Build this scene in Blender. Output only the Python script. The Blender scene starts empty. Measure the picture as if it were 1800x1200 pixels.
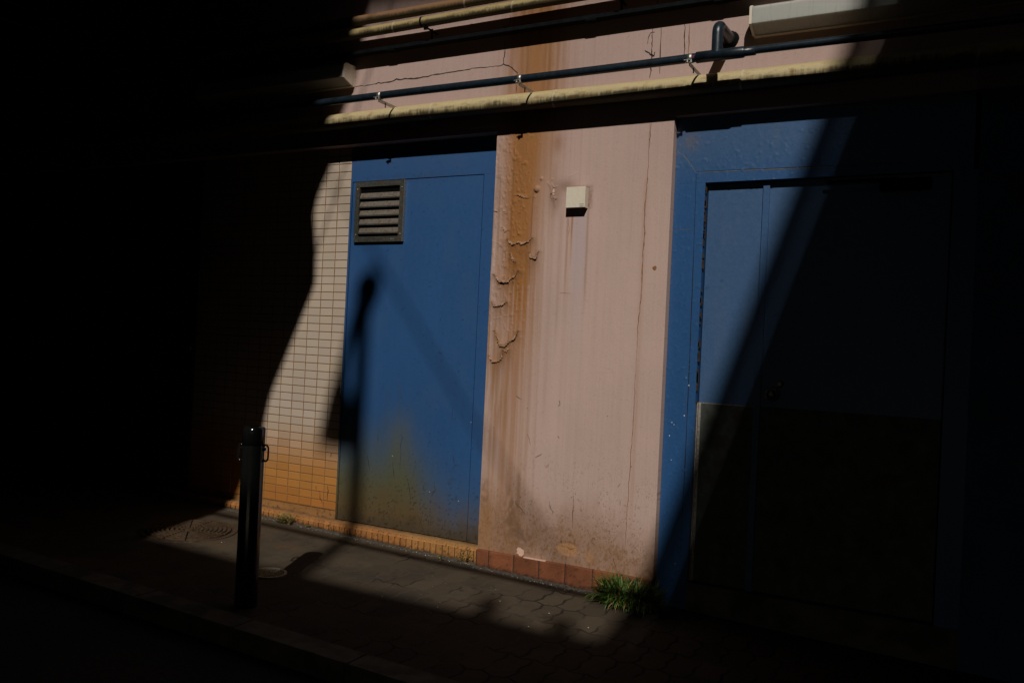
import bpy, bmesh, math, random
import numpy as np
from mathutils import Vector, Matrix
S = bpy.context.scene
C = S.collection
random.seed(7)

# ------------------------------------------------------------------ camera
# world: X along the facade to the right, Y into the facade, Z up; the tiled wall is the plane Y = 0
CAM = Vector((3.42333677, -4.16281827, -1.07851361))
RGT = Vector((0.8795311, 0.47347085, 0.04743843))
DWN = Vector((0.03953881, 0.02663076, -0.9988631))
FWD = Vector((-0.47419588, 0.88040681, 0.00470211))
FPX = 1500.0
cam_d = bpy.data.cameras.new('camera'); cam = bpy.data.objects.new('camera', cam_d); C.objects.link(cam)
cam_d.sensor_width = 36.0; cam_d.lens = 30.0; cam_d.clip_start = 0.05; cam_d.clip_end = 300
m = Matrix.Identity(4)
for i in range(3):
    m[i][0] = RGT[i]; m[i][1] = -DWN[i]; m[i][2] = -FWD[i]; m[i][3] = CAM[i]
cam.matrix_world = m
S.camera = cam
S.view_settings.view_transform = 'Standard'; S.view_settings.look = 'None'
S.view_settings.exposure = -0.75; S.view_settings.gamma = 1.0

# ------------------------------------------------------------------ light
SUN = Vector((0.42, -1.0, 0.92))
w = bpy.data.worlds.new('World'); S.world = w; w.use_nodes = True
nt = w.node_tree; nt.nodes.clear()
sky = nt.nodes.new('ShaderNodeTexSky'); sky.sky_type = 'NISHITA'; sky.sun_disc = False
sky.sun_elevation = math.atan2(SUN.z, math.hypot(SUN.x, SUN.y)); sky.sun_rotation = math.atan2(SUN.x, SUN.y)
bg = nt.nodes.new('ShaderNodeBackground'); bg.inputs[1].default_value = 0.05
wo = nt.nodes.new('ShaderNodeOutputWorld')
nt.links.new(sky.outputs[0], bg.inputs[0]); nt.links.new(bg.outputs[0], wo.inputs[0])
sd = bpy.data.lights.new('sun', 'SUN'); sd.energy = 5.0; sd.angle = math.radians(0.55); sd.color = (1.0, 0.95, 0.88)
sun = bpy.data.objects.new('sun', sd); C.objects.link(sun)
sun.rotation_euler = SUN.to_track_quat('Z', 'Y').to_euler(); sun.location = (8, -12, 12)

# ------------------------------------------------------------------ helpers
def WP(px, py, Y=0.0):
    """point of the facade plane y = Y that the photograph shows at (px, py)"""
    d = RGT * ((px - 900) / FPX) + DWN * ((py - 600) / FPX) + FWD
    t = (Y - CAM.y) / d.y
    return CAM + d * t
def gz(x): return -2.268 - 0.03 * x            # the pavement falls gently to the right
def tag(o, label=None, cat=None, group=None, kind=None):
    if label: o['label'] = label
    if cat: o['category'] = cat
    if group: o['group'] = group
    if kind: o['kind'] = kind
    return o
def empty(name, loc, label, cat, group=None):
    o = bpy.data.objects.new(name, None); C.objects.link(o); o.location = loc; o.empty_display_size = .1
    return tag(o, label, cat, group)
def mesh_obj(name, verts, faces, mats, parent=None, smooth=False, mi=None, col=None):
    me = bpy.data.meshes.new(name)
    me.from_pydata([tuple(v) for v in verts], [], faces)
    if not isinstance(mats, (list, tuple)): mats = [mats]
    for mm in mats: me.materials.append(mm)
    if mi is not None: me.polygons.foreach_set('material_index', mi)
    if smooth is True: me.polygons.foreach_set('use_smooth', [True] * len(me.polygons))
    elif smooth: me.polygons.foreach_set('use_smooth', smooth)
    if col is not None:
        a = me.color_attributes.new('paint', 'FLOAT_COLOR', 'POINT')
        buf = np.ones((len(verts), 4), dtype=np.float32); buf[:, :3] = col
        a.data.foreach_set('color', buf.ravel())
    me.update()
    o = bpy.data.objects.new(name, me); C.objects.link(o)
    if parent:
        o.parent = parent
        p = parent; off = Vector((0, 0, 0))
        while p: off += Vector(p.location); p = p.parent
        o.location = Vector((0, 0, 0))
        me.transform(Matrix.Translation(-off))
    return o
class MB:
    """collects pieces, then links them as one mesh object"""
    def __init__(s): s.v = []; s.f = []; s.m = []; s.s = []; s.c = []
    def add(s, v, f, m=0, smooth=False, c=(1, 1, 1)):
        b = len(s.v); s.v += [tuple(p) for p in v]; s.f += [tuple(b + i for i in q) for q in f]
        s.m += [m] * len(f); s.s += [smooth] * len(f); s.c += [c] * len(v)
        return s
    def box(s, x0, x1, y0, y1, z0, z1, m=0, bev=0.0, c=(1, 1, 1), jit=None):
        if bev <= 0:
            v = [(x, y, z) for x in (x0, x1) for y in (y0, y1) for z in (z0, z1)]
            f = [(0, 1, 3, 2), (4, 6, 7, 5), (0, 4, 5, 1), (2, 3, 7, 6), (0, 2, 6, 4), (1, 5, 7, 3)]
            if jit: v = [(a + jit[0] * random.uniform(-1, 1), b_ + jit[1] * random.uniform(-1, 1), d + jit[2] * random.uniform(-1, 1)) for a, b_, d in v]
            return s.add(v, f, m, False, c)
        bm = bmesh.new(); bmesh.ops.create_cube(bm, size=1)
        for q in bm.verts:
            q.co = Vector(((x0 + x1) / 2 + q.co.x * (x1 - x0), (y0 + y1) / 2 + q.co.y * (y1 - y0), (z0 + z1) / 2 + q.co.z * (z1 - z0)))
        bmesh.ops.bevel(bm, geom=list(bm.edges), offset=bev, segments=2, profile=.6, affect='EDGES')
        bm.verts.index_update()
        s.add([q.co.copy() for q in bm.verts], [[q.index for q in f.verts] for f in bm.faces], m, False, c); bm.free()
        return s
    def prism(s, pts, y0, y1, m=0, c=(1, 1, 1)):
        """polygon in (x, z) extruded along y"""
        n = len(pts)
        v = [(p[0], y0, p[1]) for p in pts] + [(p[0], y1, p[1]) for p in pts]
        f = [tuple(range(n)), tuple(range(2 * n - 1, n - 1, -1))] + [(i, (i + 1) % n, n + (i + 1) % n, n + i) for i in range(n)]
        return s.add(v, f, m, False, c)
    def tube(s, pts, r, n=16, m=0, cap=True, c=(1, 1, 1), closed=False):
        pts = [Vector(p) for p in pts]; k = len(pts)
        rr = r if isinstance(r, (list, tuple)) else [r] * k
        v = []; prev = None
        for i, p in enumerate(pts):
            if closed: d = (pts[(i + 1) % k] - pts[i - 1]).normalized()
            else: d = (pts[min(i + 1, k - 1)] - pts[max(i - 1, 0)]).normalized()
            if prev is None:
                a = Vector((0, 0, 1)) if abs(d.z) < .9 else Vector((1, 0, 0))
                u = d.cross(a).normalized()
            else: u = (prev - d * prev.dot(d)).normalized()
            prev = u; q = d.cross(u)
            v += [p + (u * math.cos(2 * math.pi * j / n) + q * math.sin(2 * math.pi * j / n)) * rr[i] for j in range(n)]
        f = []
        for i in range(k if closed else k - 1):
            a, b = i * n, ((i + 1) % k) * n
            f += [(a + j, a + (j + 1) % n, b + (j + 1) % n, b + j) for j in range(n)]
        s.add(v, f, m, True, c)
        if cap and not closed:
            s.add(v[:n], [tuple(range(n - 1, -1, -1))], m, False, c); s.add(v[-n:], [tuple(range(n))], m, False, c)
        return s
    def strip(s, pts, wd, m=0, normal=Vector((0, -1, 0)), c=(1, 1, 1)):
        """thin ribbon lying on a surface, width tapering at the ends"""
        pts = [Vector(p) for p in pts]; v = []
        for i, p in enumerate(pts):
            d = (pts[min(i + 1, len(pts) - 1)] - pts[max(i - 1, 0)]).normalized()
            sd_ = d.cross(normal).normalized(); e = i / (len(pts) - 1)
            ww = wd * (.35 + .65 * math.sin(math.pi * min(max(e, .04), .96))) * random.uniform(.6, 1.35) / 2
            v += [p - sd_ * ww, p + sd_ * ww]
        return s.add(v, [(2 * i, 2 * i + 1, 2 * i + 3, 2 * i + 2) for i in range(len(pts) - 1)], m, False, c)
    def build(s, name, mats, parent=None, paint=False):
        return mesh_obj(name, s.v, s.f, mats, parent, s.s, s.m, np.array(s.c, dtype=np.float32) if paint else None)

# value noise on arrays
def vn(x, y, seed=0):
    x = np.asarray(x, float); y = np.asarray(y, float) + 0 * x
    xi = np.floor(x).astype(np.int64); yi = np.floor(y).astype(np.int64); fx = x - xi; fy = y - yi
    fx = fx * fx * (3 - 2 * fx); fy = fy * fy * (3 - 2 * fy)
    def h(a, b):
        n = (a * 374761393 + b * 668265263 + seed * 982451653) & 0xffffffff
        n = ((n ^ (n >> 13)) * 1274126177) & 0xffffffff
        return ((n ^ (n >> 16)) & 0xffffff) / float(0xffffff)
    return (h(xi, yi) * (1 - fx) + h(xi + 1, yi) * fx) * (1 - fy) + (h(xi, yi + 1) * (1 - fx) + h(xi + 1, yi + 1) * fx) * fy
def fb(x, y, seed=0, o=4):
    t = 0; a = .5; n = 0
    for k in range(o):
        t = t + a * vn(np.asarray(x) * 2 ** k, np.asarray(y) * 2 ** k, seed + k * 17); n += a; a *= .55
    return t / n
def ss(a, b, x): t = np.clip((x - a) / (b - a), 0, 1); return t * t * (3 - 2 * t)
def mixc(c, d, f): return c * (1 - f[:, None]) + np.array(d, float) * f[:, None]
def grid(x0, x1, z0, z1, st):
    nx = max(2, int(round((x1 - x0) / st)) + 1); nz = max(2, int(round((z1 - z0) / st)) + 1)
    X, Z = np.meshgrid(np.linspace(x0, x1, nx), np.linspace(z0, z1, nz))
    idx = np.arange(nx * nz).reshape(nz, nx)
    F = np.stack([idx[:-1, :-1], idx[:-1, 1:], idx[1:, 1:], idx[1:, :-1]], -1).reshape(-1, 4)
    return X.ravel(), Z.ravel(), F.tolist(), idx
def grid_panel(name, x0, x1, z0, z1, st, Y, hfun, cfun, mat, parent, thick=.02, extra=None):
    """a wall face with real relief (hfun, metres towards the street), its colours and its side faces"""
    X, Z, F, idx = grid(x0, x1, z0, z1, st)
    H = hfun(X, Z) if hfun else X * 0
    col = cfun(X, Z)
    V = np.stack([X, Y - H, Z], -1)
    loop = list(idx[0, :]) + list(idx[1:, -1]) + list(idx[-1, -2::-1]) + list(idx[-2:0:-1, 0])
    n0 = len(V); B = V[loop].copy(); B[:, 1] = Y + thick
    Sd = V[loop].copy()
    V = np.concatenate([V, Sd, B]); col = np.concatenate([col, col[loop], col[loop]])
    k = len(loop)
    F = F + [(n0 + i, n0 + k + i, n0 + k + (i + 1) % k, n0 + (i + 1) % k) for i in range(k)]
    sm = [True] * (len(F) - k) + [False] * k; mi = [0] * len(F)
    mats = [mat]
    V = V.tolist()
    if extra:
        mats += extra[1]; b = len(V); V += [tuple(p) for p in extra[0].v]
        F += [tuple(b + i for i in q) for q in extra[0].f]; mi += [q + 1 for q in extra[0].m]; sm += extra[0].s
        col = np.concatenate([col, np.ones((len(extra[0].v), 3))])
    return mesh_obj(name, V, F, mats, parent, sm, mi, col)

# ------------------------------------------------------------------ materials
class N:
    def __init__(s, nt, k): s.nt = nt; s.k = k
    def op(s, o, *a):
        n = s.nt.nodes.new('ShaderNodeMath'); n.operation = o
        for i, q in enumerate((s,) + a):
            if isinstance(q, N): s.nt.links.new(q.k, n.inputs[i])
            else: n.inputs[i].default_value = q
        return N(s.nt, n.outputs[0])
    def __add__(s, b): return s.op('ADD', b)
    def __sub__(s, b): return s.op('SUBTRACT', b)
    def __mul__(s, b): return s.op('MULTIPLY', b)
    def ss(s, a, b):
        n = s.nt.nodes.new('ShaderNodeMapRange'); n.interpolation_type = 'SMOOTHSTEP'
        s.nt.links.new(s.k, n.inputs[0]); n.inputs[1].default_value = a; n.inputs[2].default_value = b
        return N(s.nt, n.outputs[0])
class Mat:
    def __init__(s, name, rough=.7, metal=0.0, spec=.5):
        s.m = bpy.data.materials.new(name); s.m.use_nodes = True; s.nt = s.m.node_tree
        s.b = s.nt.nodes['Principled BSDF']; s.b.inputs['Roughness'].default_value = rough
        s.b.inputs['Metallic'].default_value = metal; s.b.inputs['Specular IOR Level'].default_value = spec
        tc = s.nt.nodes.new('ShaderNodeTexCoord'); g = s.nt.nodes.new('ShaderNodeNewGeometry'); s.pos = g.outputs['Position']
    def vec(s, sx, sy, sz, off=0):
        n = s.nt.nodes.new('ShaderNodeMapping'); s.nt.links.new(s.pos, n.inputs[0]); n.inputs['Scale'].default_value = (sx, sy, sz)
        n.inputs['Location'].default_value = (off, off * .7, off * 1.3)
        return n.outputs[0]
    def xyz(s):
        n = s.nt.nodes.new('ShaderNodeSeparateXYZ'); s.nt.links.new(s.pos, n.inputs[0]); return [N(s.nt, n.outputs[i]) for i in range(3)]
    def noise(s, sx, sy=None, sz=None, det=3, off=0, rough=.55):
        if sy is None: sy = sz = sx
        n = s.nt.nodes.new('ShaderNodeTexNoise'); n.inputs['Scale'].default_value = 1; n.inputs['Detail'].default_value = det
        n.inputs['Roughness'].default_value = rough
        s.nt.links.new(s.vec(sx, sy, sz, off), n.inputs['Vector']); return N(s.nt, n.outputs['Fac'])
    def mix(s, a, b, f, mode='MIX'):
        n = s.nt.nodes.new('ShaderNodeMix'); n.data_type = 'RGBA'; n.blend_type = mode
        for i, q in ((6, a), (7, b)):
            if isinstance(q, (tuple, list)): n.inputs[i].default_value = (*q, 1)
            else: s.nt.links.new(q, n.inputs[i])
        if isinstance(f, N): s.nt.links.new(f.k, n.inputs[0])
        else: n.inputs[0].default_value = f
        return n.outputs[2]
    def attr(s, name='paint'):
        n = s.nt.nodes.new('ShaderNodeAttribute'); n.attribute_name = name; return n.outputs['Color']
    def color(s, c):
        if isinstance(c, (tuple, list)): s.b.inputs['Base Color'].default_value = (*c, 1)
        else: s.nt.links.new(c, s.b.inputs['Base Color'])
        return s
    def rough(s, f): s.nt.links.new(f.k, s.b.inputs['Roughness']); return s
    def bump(s, h, dist=.001, st=1.0):
        n = s.nt.nodes.new('ShaderNodeBump'); n.inputs['Distance'].default_value = dist; n.inputs['Strength'].default_value = st
        s.nt.links.new(h.k, n.inputs['Height']); s.nt.links.new(n.outputs[0], s.b.inputs['Normal']); return s
def simple(name, c, rough=.7, metal=0., var=.25, sc=30, bump=0.0005, spec=.5, dirt=None):
    M = Mat(name, rough, metal, spec); f = M.noise(sc, det=4)
    col = M.mix(tuple(q * (1 - var) for q in c), tuple(min(1, q * (1 + var)) for q in c), f.ss(.25, .75))
    if dirt: col = M.mix(col, dirt[0], M.noise(dirt[1], det=5, off=3).ss(dirt[2], dirt[2] + .15))
    M.color(col)
    if bump: M.bump(M.noise(sc * 8, det=3), bump)
    return M.m
def painted(name, rough=.75, fine=.10, bump=.0006, sc=260, spec=.35, streak=0.):
    """vertex colours (paint, stains, wear) broken up by fine grain"""
    M = Mat(name, rough, spec=spec)
    a = M.attr(); f = M.noise(sc, det=3)
    c = M.mix(a, M.mix(a, (0, 0, 0), 1.0 * fine * 2), f.ss(.35, .7))
    if streak: c = M.mix(c, M.mix(c, (0, 0, 0), streak), M.noise(160, 10, 2.5, det=4, off=5).ss(.45, .75))
    M.color(c); M.rough(M.noise(40, det=3) * .25 + (rough - .12)); M.bump(M.noise(sc * .7, det=4), bump)
    return M.m
M_plaster = painted('plaster_paint', .82, .06, .0006, 230)
M_steelblue = painted('blue_door_paint', .48, .05, .0004, 300, .5)
M_tile = painted('glazed_tile', .38, .07, .0003, 500, .5)
M_brick = painted('brick_glaze', .7, .18, .0015, 200)
M_pipewrap = painted('pipe_wrap', .6, .10, .0008, 260)
M_crack = simple('crack_grime', (.035, .02, .012), .95, var=.5, sc=80)
M_rustcrack = simple('rusty_crack', (.20, .082, .028), .95, var=.5, sc=60)
M_chip = simple('bare_plaster', (.62, .40, .30), .9, var=.2, sc=150)
M_void = simple('dark_void', (.004, .004, .004), 1, var=.2, bump=0, spec=0)
M_grout = simple('brown_grout', (.185, .090, .028), .9, var=.35, sc=60)
M_black = simple('dark_blue_pvc', (.010, .018, .026), .33, var=.35, sc=40, spec=.5)
M_tray = simple('black_steel', (.005, .006, .007), .6, var=.3, spec=.06)
M_galv = simple('galvanised_steel', (.42, .40, .36), .42, .85, var=.3, sc=120)
M_vent = simple('bronze_aluminium', (.075, .075, .062), .5, .45, var=.35, sc=90, dirt=((.10, .055, .025), 40, .52))
M_slat = simple('dusty_vent_slat', (.13, .108, .085), .75, .1, var=.3, sc=140, dirt=((.09, .06, .04), 50, .5))
M_cream = simple('cream_plastic', (.66, .59, .47), .45, var=.05, sc=60, bump=.0002, dirt=((.50, .38, .22), 40, .72))
M_diff = None
M_chrome = simple('scuffed_chrome', (.16, .16, .155), .3, 1.0, var=.2, sc=60)
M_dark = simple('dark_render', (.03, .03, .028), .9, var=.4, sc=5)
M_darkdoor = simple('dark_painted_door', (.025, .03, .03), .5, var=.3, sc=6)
M_kick = simple('grey_steel_sheet', (.060, .066, .056), .55, .3, var=.4, sc=18, dirt=((.05, .04, .025), 9, .5))
M_kickedge = simple('zinc_edge', (.30, .27, .23), .6, .2, var=.3, sc=80)

# fluorescent lamp cover: milky plastic with dirt rims
Md = Mat('milky_diffuser', .35)
x_, y_, z_ = Md.xyz()
Md.color(Md.mix((.42, .42, .385), (.20, .17, .11), (Md.noise(140, 20, 5, det=4).ss(.52, .8) * .55)))
Md.bump(Md.noise(90, 5, 5), .0004); Md.b.inputs['Subsurface Weight'].default_value = .75; Md.b.inputs['Subsurface Radius'].default_value = (1, 1, .9); Md.b.inputs['Subsurface Scale'].default_value = .05; M_diff = Md.m

# bollard: dark gloss paint
Mb = Mat('dark_gloss_steel', .12, .0, .6); Mb.color(Mb.mix((.006, .006, .006), (.04, .03, .02), Mb.noise(45, 45, 12, det=5).ss(.68, .8)))
Mb.rough(Mb.noise(35, det=4) * .16 + .05); Mb.bump(Mb.noise(300), .0002); M_boll = Mb.m

# wavy interlocking pavers
def paving():
    M = Mat('interlocking_pavers', .92, spec=.25)
    x, y, z = M.xyz()
    warp = M.noise(7, det=2)
    def tri(v): return (v - v.op('FLOOR') - .5).op('ABSOLUTE')             # 0..0.5
    u = (x + 0.02) * (1 / .112); v = (y + .20) * (1 / .225)
    v2 = v + (tri(u) - .25) * .24 + (warp - .5) * .06
    row = v2.op('FLOOR')
    u2 = u + (row * .5) + (tri(v2 * 2) - .25) * .26 + (warp - .5) * .08
    fu = u2 - u2.op('FLOOR'); fv = v2 - row
    du = fu.op('MINIMUM', (fu * -1) + 1.0); dv = fv.op('MINIMUM', (fv * -1) + 1.0)
    wob = M.noise(60, det=3)
    wide = M.noise(3.3, det=3, off=9)
    ju = (du - (wob * .05)).ss(0.0, .055); jv = (dv * 2.0 - (wob * .05)).ss(0.0, .055)
    joint = ju * jv
    cell = (u2.op('FLOOR') * 12.9898 + row * 78.233).op('SINE') * 43758.5
    cell = cell - cell.op('FLOOR')
    base = M.mix((.050, .036, .022), (.068, .050, .031), cell)
    base = M.mix(base, (.040, .031, .021), M.noise(4, det=5).ss(.45, .7))
    base = M.mix(base, (.105, .055, .024), M.noise(2.3, det=3, off=4).ss(.5, .72) * ((x * -1.0 + .9).ss(0, 1.2)) * .8)
    grit = M.noise(420, det=2)
    base = M.mix(base, (.11, .095, .07), grit.ss(.66, .75) * .5)
    base = M.mix(base, (.030, .024, .017), M.noise(9, det=6, off=12, rough=.7).ss(.56, .66) * .7)
    base = M.mix(base, (.02, .018, .014), M.noise(150, det=3, off=2).ss(.62, .72) * .6)
    fill = (wide + (x * -.10 + .12).op('MAXIMUM', -.12)).ss(.36, .56)                                                # joints packed with dust here and there
    jc = M.mix((.014, .012, .009), (.058, .044, .029), fill)
    M.color(M.mix(jc, base, joint))
    h = joint * ((fill * -.8) + 1.0) + (cell * .25) + M.noise(90, det=5) * .35 + wide * .8
    M.bump(h, .0035)
    return M.m
M_pave = paving()
M_asph = simple('asphalt', (.035, .035, .033), .95, var=.4, sc=60, bump=.003)
M_kerb = simple('kerb_concrete', (.10, .09, .07), .9, var=.3, sc=12, bump=.002, dirt=((.05, .045, .035), 6, .5))
M_iron = simple('cast_iron', (.10, .062, .035), .55, .5, var=.4, sc=40, bump=.001)
M_groove = simple('grooved_iron_dirt', (.016, .012, .009), .95)
M_iron2 = simple('lightened_cast_iron', (.26, .24, .18), .55, .5, var=.4, sc=60, bump=.001)  # albedo raised so the small cover shows as if dimly lit

# ------------------------------------------------------------------ ground
def sheet(name, x0, x1, y0, y1, mat, dz=0.0, nx=60, ny=6, kind='structure', bumpf=None):
    v = []; f = []
    for j in range(ny + 1):
        for i in range(nx + 1):
            x = x0 + (x1 - x0) * i / nx; y = y0 + (y1 - y0) * j / ny
            v.append((x, y, gz(x) + dz))
    f = [(j * (nx + 1) + i, j * (nx + 1) + i + 1, (j + 1) * (nx + 1) + i + 1, (j + 1) * (nx + 1) + i) for j in range(ny) for i in range(nx)]
    o = mesh_obj(name, v, f, mat, smooth=True); return tag(o, kind=kind)
sheet('ground', -60, 60, -60, 40, M_asph, dz=-.075, nx=60, ny=60)
sheet('pavement', -13, 14, -1.462, .12, M_pave)
k = MB(); xx = -13.0; i = 0
while xx < 14:
    L = .6; x1 = xx + L - .008
    bm_z0 = min(gz(xx), gz(x1)) - .12
    v = []
    for (x, zt) in ((xx, gz(xx)), (x1, gz(x1))):
        v += [(x, -1.605, zt - .13), (x, -1.605, zt - .012), (x, -1.59, zt + .004), (x, -1.468, zt + .005), (x, -1.468, zt - .13)]
    k.add(v, [(0, 1, 6, 5), (1, 2, 7, 6), (2, 3, 8, 7), (3, 4, 9, 8), (4, 3, 2, 1, 0), (5, 6, 7, 8, 9)])
    xx += L; i += 1
tag(k.build('kerb', M_kerb), kind='structure')
tag(MB().box(-13, 14, -1.61, -1.46, -3.2, -2.85).build('kerb_footing', M_kerb), kind='structure')

# ------------------------------------------------------------------ the facade
PY = -.07                    # face of the pink wall and pillar
RY = -.022                   # face of the blue frame on the right
bld = empty('pink_building', (0, 0, -2.27), 'pink plastered building with rust streaks, blue steel doors and a tiled bay', 'building')

def poly_dist(X, Z, pts):
    """distance to a polyline, and whether the point lies above it"""
    D = np.full(X.shape, 9.); up = np.zeros(X.shape)
    for (ax, az), (bx, bz) in zip(pts[:-1], pts[1:]):
        dx, dz = bx - ax, bz - az; L = dx * dx + dz * dz + 1e-12
        t = np.clip(((X - ax) * dx + (Z - az) * dz) / L, 0, 1)
        d = np.hypot(X - ax - t * dx, Z - az - t * dz); b = d < D
        up = np.where(b, Z - (az + t * dz), up); D = np.where(b, d, D)
    return D, up
def cp(crop, sc, pts, Y=PY):
    return [(lambda p: (p.x, p.z))(WP(crop[0] + a / sc, crop[1] + b / sc, Y)) for a, b in pts]
cA = ((860, 400), 4.615); cB = ((850, 280), 6.0)
# peeling lips: paint curls outwards just above the line and drops sharply below it
PEELS = [(cp(*cA, [(42, 382), (62, 402), (85, 425), (108, 436), (135, 438), (160, 425), (185, 405), (212, 382), (232, 350)]), .007, .013),
         (cp(*cA, [(25, 605), (42, 622), (55, 636), (90, 628), (120, 615), (142, 603)]), .0055, .010),
         (cp(*cA, [(50, 838), (62, 870), (80, 905), (95, 940), (112, 962), (140, 945), (165, 925), (190, 905), (214, 880), (230, 840)]), .007, .014),
         (cp(*cA, [(0, 1040), (15, 1062), (35, 1080), (62, 1084), (92, 1064), (106, 1020)]), .0045, .010),
         (cp(*cA, [(108, 1000), (125, 992), (160, 984)]), .003, .006),
         (cp(*cA, [(150, 95), (165, 115), (190, 130), (240, 118), (275, 128), (300, 120), (325, 102), (345, 85)]), .0045, .009),
         (cp(*cA, [(328, 205), (340, 232), (358, 244), (378, 238), (398, 190)]), .005, .008),
         (cp(*cA, [(178, 212), (188, 245), (210, 282)]), .003, .006),
         (cp(*cB, [(720, 375), (742, 392), (765, 418)]), .003, .006),
         (cp(*cB, [(330, 388), (360, 372), (400, 376), (440, 396), (475, 412)]), .003, .007),
         (cp(*cB, [(112, 545), (130, 538), (150, 552)]), .0025, .005),
         (cp(*cB, [(205, 530), (220, 545), (240, 540)]), .0022, .005),
         (cp(*cB, [(190, 722), (212, 712), (232, 748), (250, 752)]), .0022, .005),
         (cp((960, 300), 12, [(95, 545), (140, 560), (210, 605)]), .002, .005)]
RIDGES = [(cp(*cB, [(340, 655), (362, 700), (385, 735)]), .003, .004), (cp(*cB, [(345, 700), (358, 745), (372, 785)]), .003, .004),
          (cp(*cB, [(400, 370), (410, 470), (425, 510)]), .0016, .004), (cp(*cB, [(325, 400), (322, 480), (335, 492)]), .002, .003),
          (cp(*cB, [(265, 80), (272, 140), (280, 170)]), .003, .005), (cp(*cB, [(405, 50), (430, 45), (450, 30)]), .003, .004),
          (cp(*cB, [(190, 150), (180, 190), (195, 205)]), .0018, .003), (cp(*cB, [(430, 735), (445, 738)]), .002, .003),
          (cp(*cB, [(90, 860), (210, 900)]), .0012, .003), (cp(*cB, [(240, 990), (295, 998), (330, 1080)]), .0018, .003),
          (cp(*cA, [(38, 736), (90, 728)]), .0018, .002), (cp(*cA, [(118, 716), (166, 713)]), .0022, .002),
          (cp(*cA, [(185, 770), (192, 790)]), .004, .003), (cp(*cA, [(200, 715), (215, 670), (248, 645)]), .0016, .003),
          (cp((960, 300), 12, [(120, 290), (150, 340), (180, 360), (230, 330)]), .003, .004),
          (cp((960, 300), 12, [(40, 260), (90, 330), (120, 385), (130, 500), (95, 540)]), .0025, .004),
          (cp((960, 300), 12, [(120, 610), (180, 650), (190, 740)]), .002, .005), (cp((960, 300), 12, [(480, 120), (560, 90), (660, 40)]), .0012, .003)]
BUMPS = [(cp(*cB, [(565, 315)])[0], .0175, .013), (cp(*cB, [(612, 205)])[0], .010, .005), (cp(*cB, [(372, 785)])[0], .007, .005), (cp(*cB, [(728, 212)])[0], .005, .003),
         (cp(*cB, [(380, 430)])[0], .008, .003), (cp(*cB, [(540, 395)])[0], .006, .003), (cp(*cB, [(425, 505)])[0], .005, .003), (cp(*cB, [(320, 810)])[0], .008, .003)]
rb = random.Random(5)
for q in range(150):        # small blisters round the rusty strip
    BUMPS.append(((1.085 + abs(rb.gauss(0, .10)), rb.uniform(-1.0, .08)), rb.uniform(.0025, .006), rb.uniform(.0006, .0019)))
def relief(X, Z):
    H = .0010 * (fb(X * 9, Z * 7, 3) - .5) + .0005 * (fb(X * 60, Z * 45, 8) - .5)
    wk = np.exp(-((X - 1.17) / .12) ** 2) * ss(-1.25, -.9, Z)
    r = fb(X * 70, Z * 34, 21, 3)
    H = H + wk * (.0035 * ss(.55, .72, r) + .0015 * (fb(X * 140, Z * 90, 23) - .5))
    for pts, h, wd in PEELS:
        D, up = poly_dist(X, Z, pts)
        D = D + .004 * (fb(X * 120, Z * 120, 31) - .5)
        H = H + np.where(up >= 0, (.8 * h) * np.exp(-D / wd), -.0012 * np.exp(-D / .004)) * np.where(D < wd * 5, 1, 0)
    for pts, h, wd in RIDGES:
        D, up = poly_dist(X, Z, pts); H = H + h * np.exp(-(D / wd) ** 2)
    for (bx, bz), r_, h in BUMPS:
        d = np.hypot(X - bx, (Z - bz) * .95); H = H + h * np.sqrt(np.clip(1 - (d / r_) ** 2, 0, 1))
    # the bottom of the render is lumpy
    low = ss(-1.95, -2.15, Z); H = H + low * .004 * (fb(X * 14, Z * 20, 44) - .4)
    for (bx, bz, rx, rz, h) in ((1.61, -2.125, .06, .035, -.003),):
        H = H + h * ss(1.2, .8, np.hypot((X - bx) / rx, (Z - bz) / rz) + .4 * (fb(X * 60, Z * 60, 45) - .5))
    return H
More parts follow.
